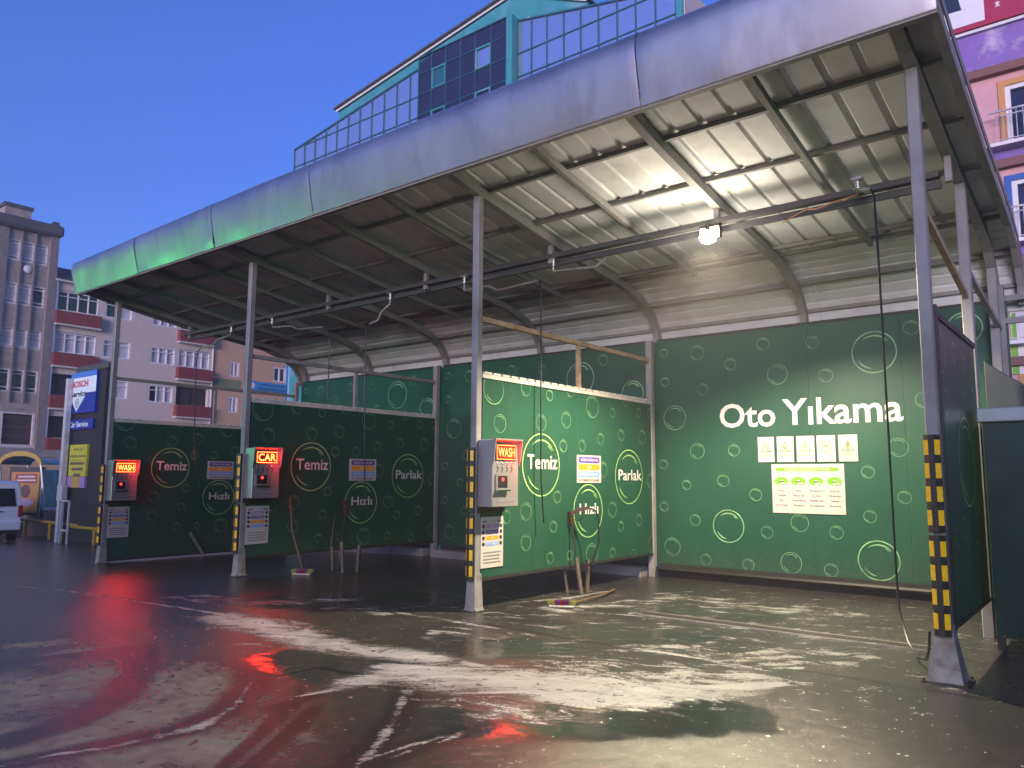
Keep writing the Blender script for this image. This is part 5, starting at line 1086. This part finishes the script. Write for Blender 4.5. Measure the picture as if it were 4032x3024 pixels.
for k in range(7): a = k*.9; MB().tube([(0, 0, 0), (math.cos(a)*.2, math.sin(a)*.15, 1.1), (math.cos(a)*.6, math.sin(a)*.4, 2.3)], .03, 6, .008).build('stem', 'bark', bu)
# ------------------------------------------------------------------ the lit street across the road, mirrored in the fascia and the wet ground
emis('green_tube', (.06, 1, .25), 20); emis('green_tube_bright', (.06, 1, .3), 22); emis('street_lamp_glass', (1, .55, .2), 40); emis('red_tube', (1, .05, .08), 14); emis('white_tube', (.9, .95, 1), 20)
def lit_sign(name, label, loc, w, h, m, face):
    t = thing(name, label, 'lit sign', loc, rz=face); MB().box(-w/2-.1, w/2+.1, .02, .3, -h/2-.1, h/2+.1).build('sign_box', 'pylon_dark', t); MB().box(-w/2, w/2, -.02, .015, -h/2, h/2).build('lit_face', m, t)
    MB().tube([(0, .2, -h/2-.1), (0, .2, -loc[2]-.5)], .1, 8).build('pole', 'pole_white', t)
lit_sign('green_shop_sign', 'green lit shop sign on a pole across the road', (-28, -12.8, 3.6), 3.6, 1.1, 'green_tube', math.radians(123))
lit_sign('green_shop_sign', 'smaller green lit sign on the near side of the road', (10, -13, 4.4), 2.4, 1.1, 'green_tube_bright', math.radians(215))
def street_lamp(loc, label):
    t = thing('street_lamp', label, 'street lamp', loc, 'street lamps across the road')
    MB().tube([(0, 0, 0), (0, 0, 8), (0, .5, 8.5), (0, 1.6, 8.7)], .09, 8, .05).build('pole', 'galvanised', t, True); l = bpy.data.lights.new('street_lamp_light', 'SPOT'); l.spot_size = math.radians(138); l.spot_blend = .25; l.energy = 6500/EXPO; l.color = (1, .84, .68); l.shadow_soft_size = .2; lo = bpy.data.objects.new('street_lamp_light', l); COL.objects.link(lo); lo.parent = t; lo.location = (0, 1.65, 8.5); h = MB().box(-.16, .16, 1.3, 2.0, 8.66, 8.78).build('lamp_head', 'galvanised', t); MB().box(-.12, .12, 1.4, 1.9, 8.635, 8.659).build('lamp_glass', 'street_lamp_glass', h)
street_lamp((-17, -19, 0), 'street lamp across the road, nearest the green lit sign'); street_lamp((-4, -17, 0), 'middle street lamp across the road'); street_lamp((16, -27, 0), 'street lamp across the road, farthest right')

# unseen houses added behind and right of the camera to block low sun
mat('lilac_render', (.40, .34, .42), .85, 0, .07, 4, .1, 50)
nh = thing('lilac_blocker', 'unseen lilac building added on the near corner to block low sun', 'blocker_house', (19, -6, 0)); MB().box(-4.5, 4.5, -13, 9, -1, 6.6).build('wall', 'lilac_render', nh); MB().box(-4.8, 4.8, -13.3, 9.3, 6.61, 6.9).build('eave', 'pale_trim', nh)  # out of view; added to keep low sun off the canopy
for k in range(5):
    for z in (1.0, 4.0):
        w = MB().box(-4.56, -4.50, -11.2+k*4.1, -9.6+k*4.1, z, z+1.5).build('window', 'frame_white', nh); MB().box(-4.58, -4.565, -11.1+k*4.1, -9.7+k*4.1, z+.1, z+1.4).build('pane', 'pane_dark', w)

for i, (x, w_, h_, m_, lb) in enumerate(((-14, 7, 5.4, 'beige_render', 'unseen beige building added to block low sun'), (1, 7, 6.0, 'orange_render', 'unseen orange building added to block low sun'), (16, 7, 5.6, 'stone_grey', 'unseen grey building added to block low sun'))):
    h = thing('blocker_house', lb, 'blocker_house', (x, -33, 0)); MB().box(-w_, w_, -4, 2, -1, h_).build('wall', m_, h); MB().box(-w_-.2, w_+.2, -4.2, 2.3, h_+.003, h_+.25).build('eave', 'pale_trim', h)  # unseen row added to shade the bays, height set for that
    for k in range(5):
        for z in (1, 3.4):
            q = MB().box(-w_+1+k*2.6, -w_+2.4+k*2.6, 2.001, 2.06, z, z+1.6).build('window', 'frame_white', h); MB().box(-w_+1.1+k*2.6, -w_+2.3+k*2.6, 2.062, 2.08, z+.1, z+1.5).build('pane', 'pane_dark', q)

# thin air volume added to imitate lens veil and the lamp's halo
hz = bpy.data.materials.new('lens_veil'); hz.use_nodes = True; n = hz.node_tree; n.nodes.clear(); o_ = n.nodes.new('ShaderNodeOutputMaterial'); v_ = n.nodes.new('ShaderNodeVolumePrincipled')
v_.inputs['Color'].default_value = (.92, .92, .95, 1); v_.inputs['Density'].default_value = .0020; v_.inputs['Anisotropy'].default_value = .3; n.links.new(v_.outputs[0], o_.inputs['Volume']); M['lens_veil'] = hz
tag(MB().box(-75, 40, -45, 45, -4, 32).build('lens_veil', 'lens_veil'), 'added air volume imitating lens veil over the yard', kind='stuff')
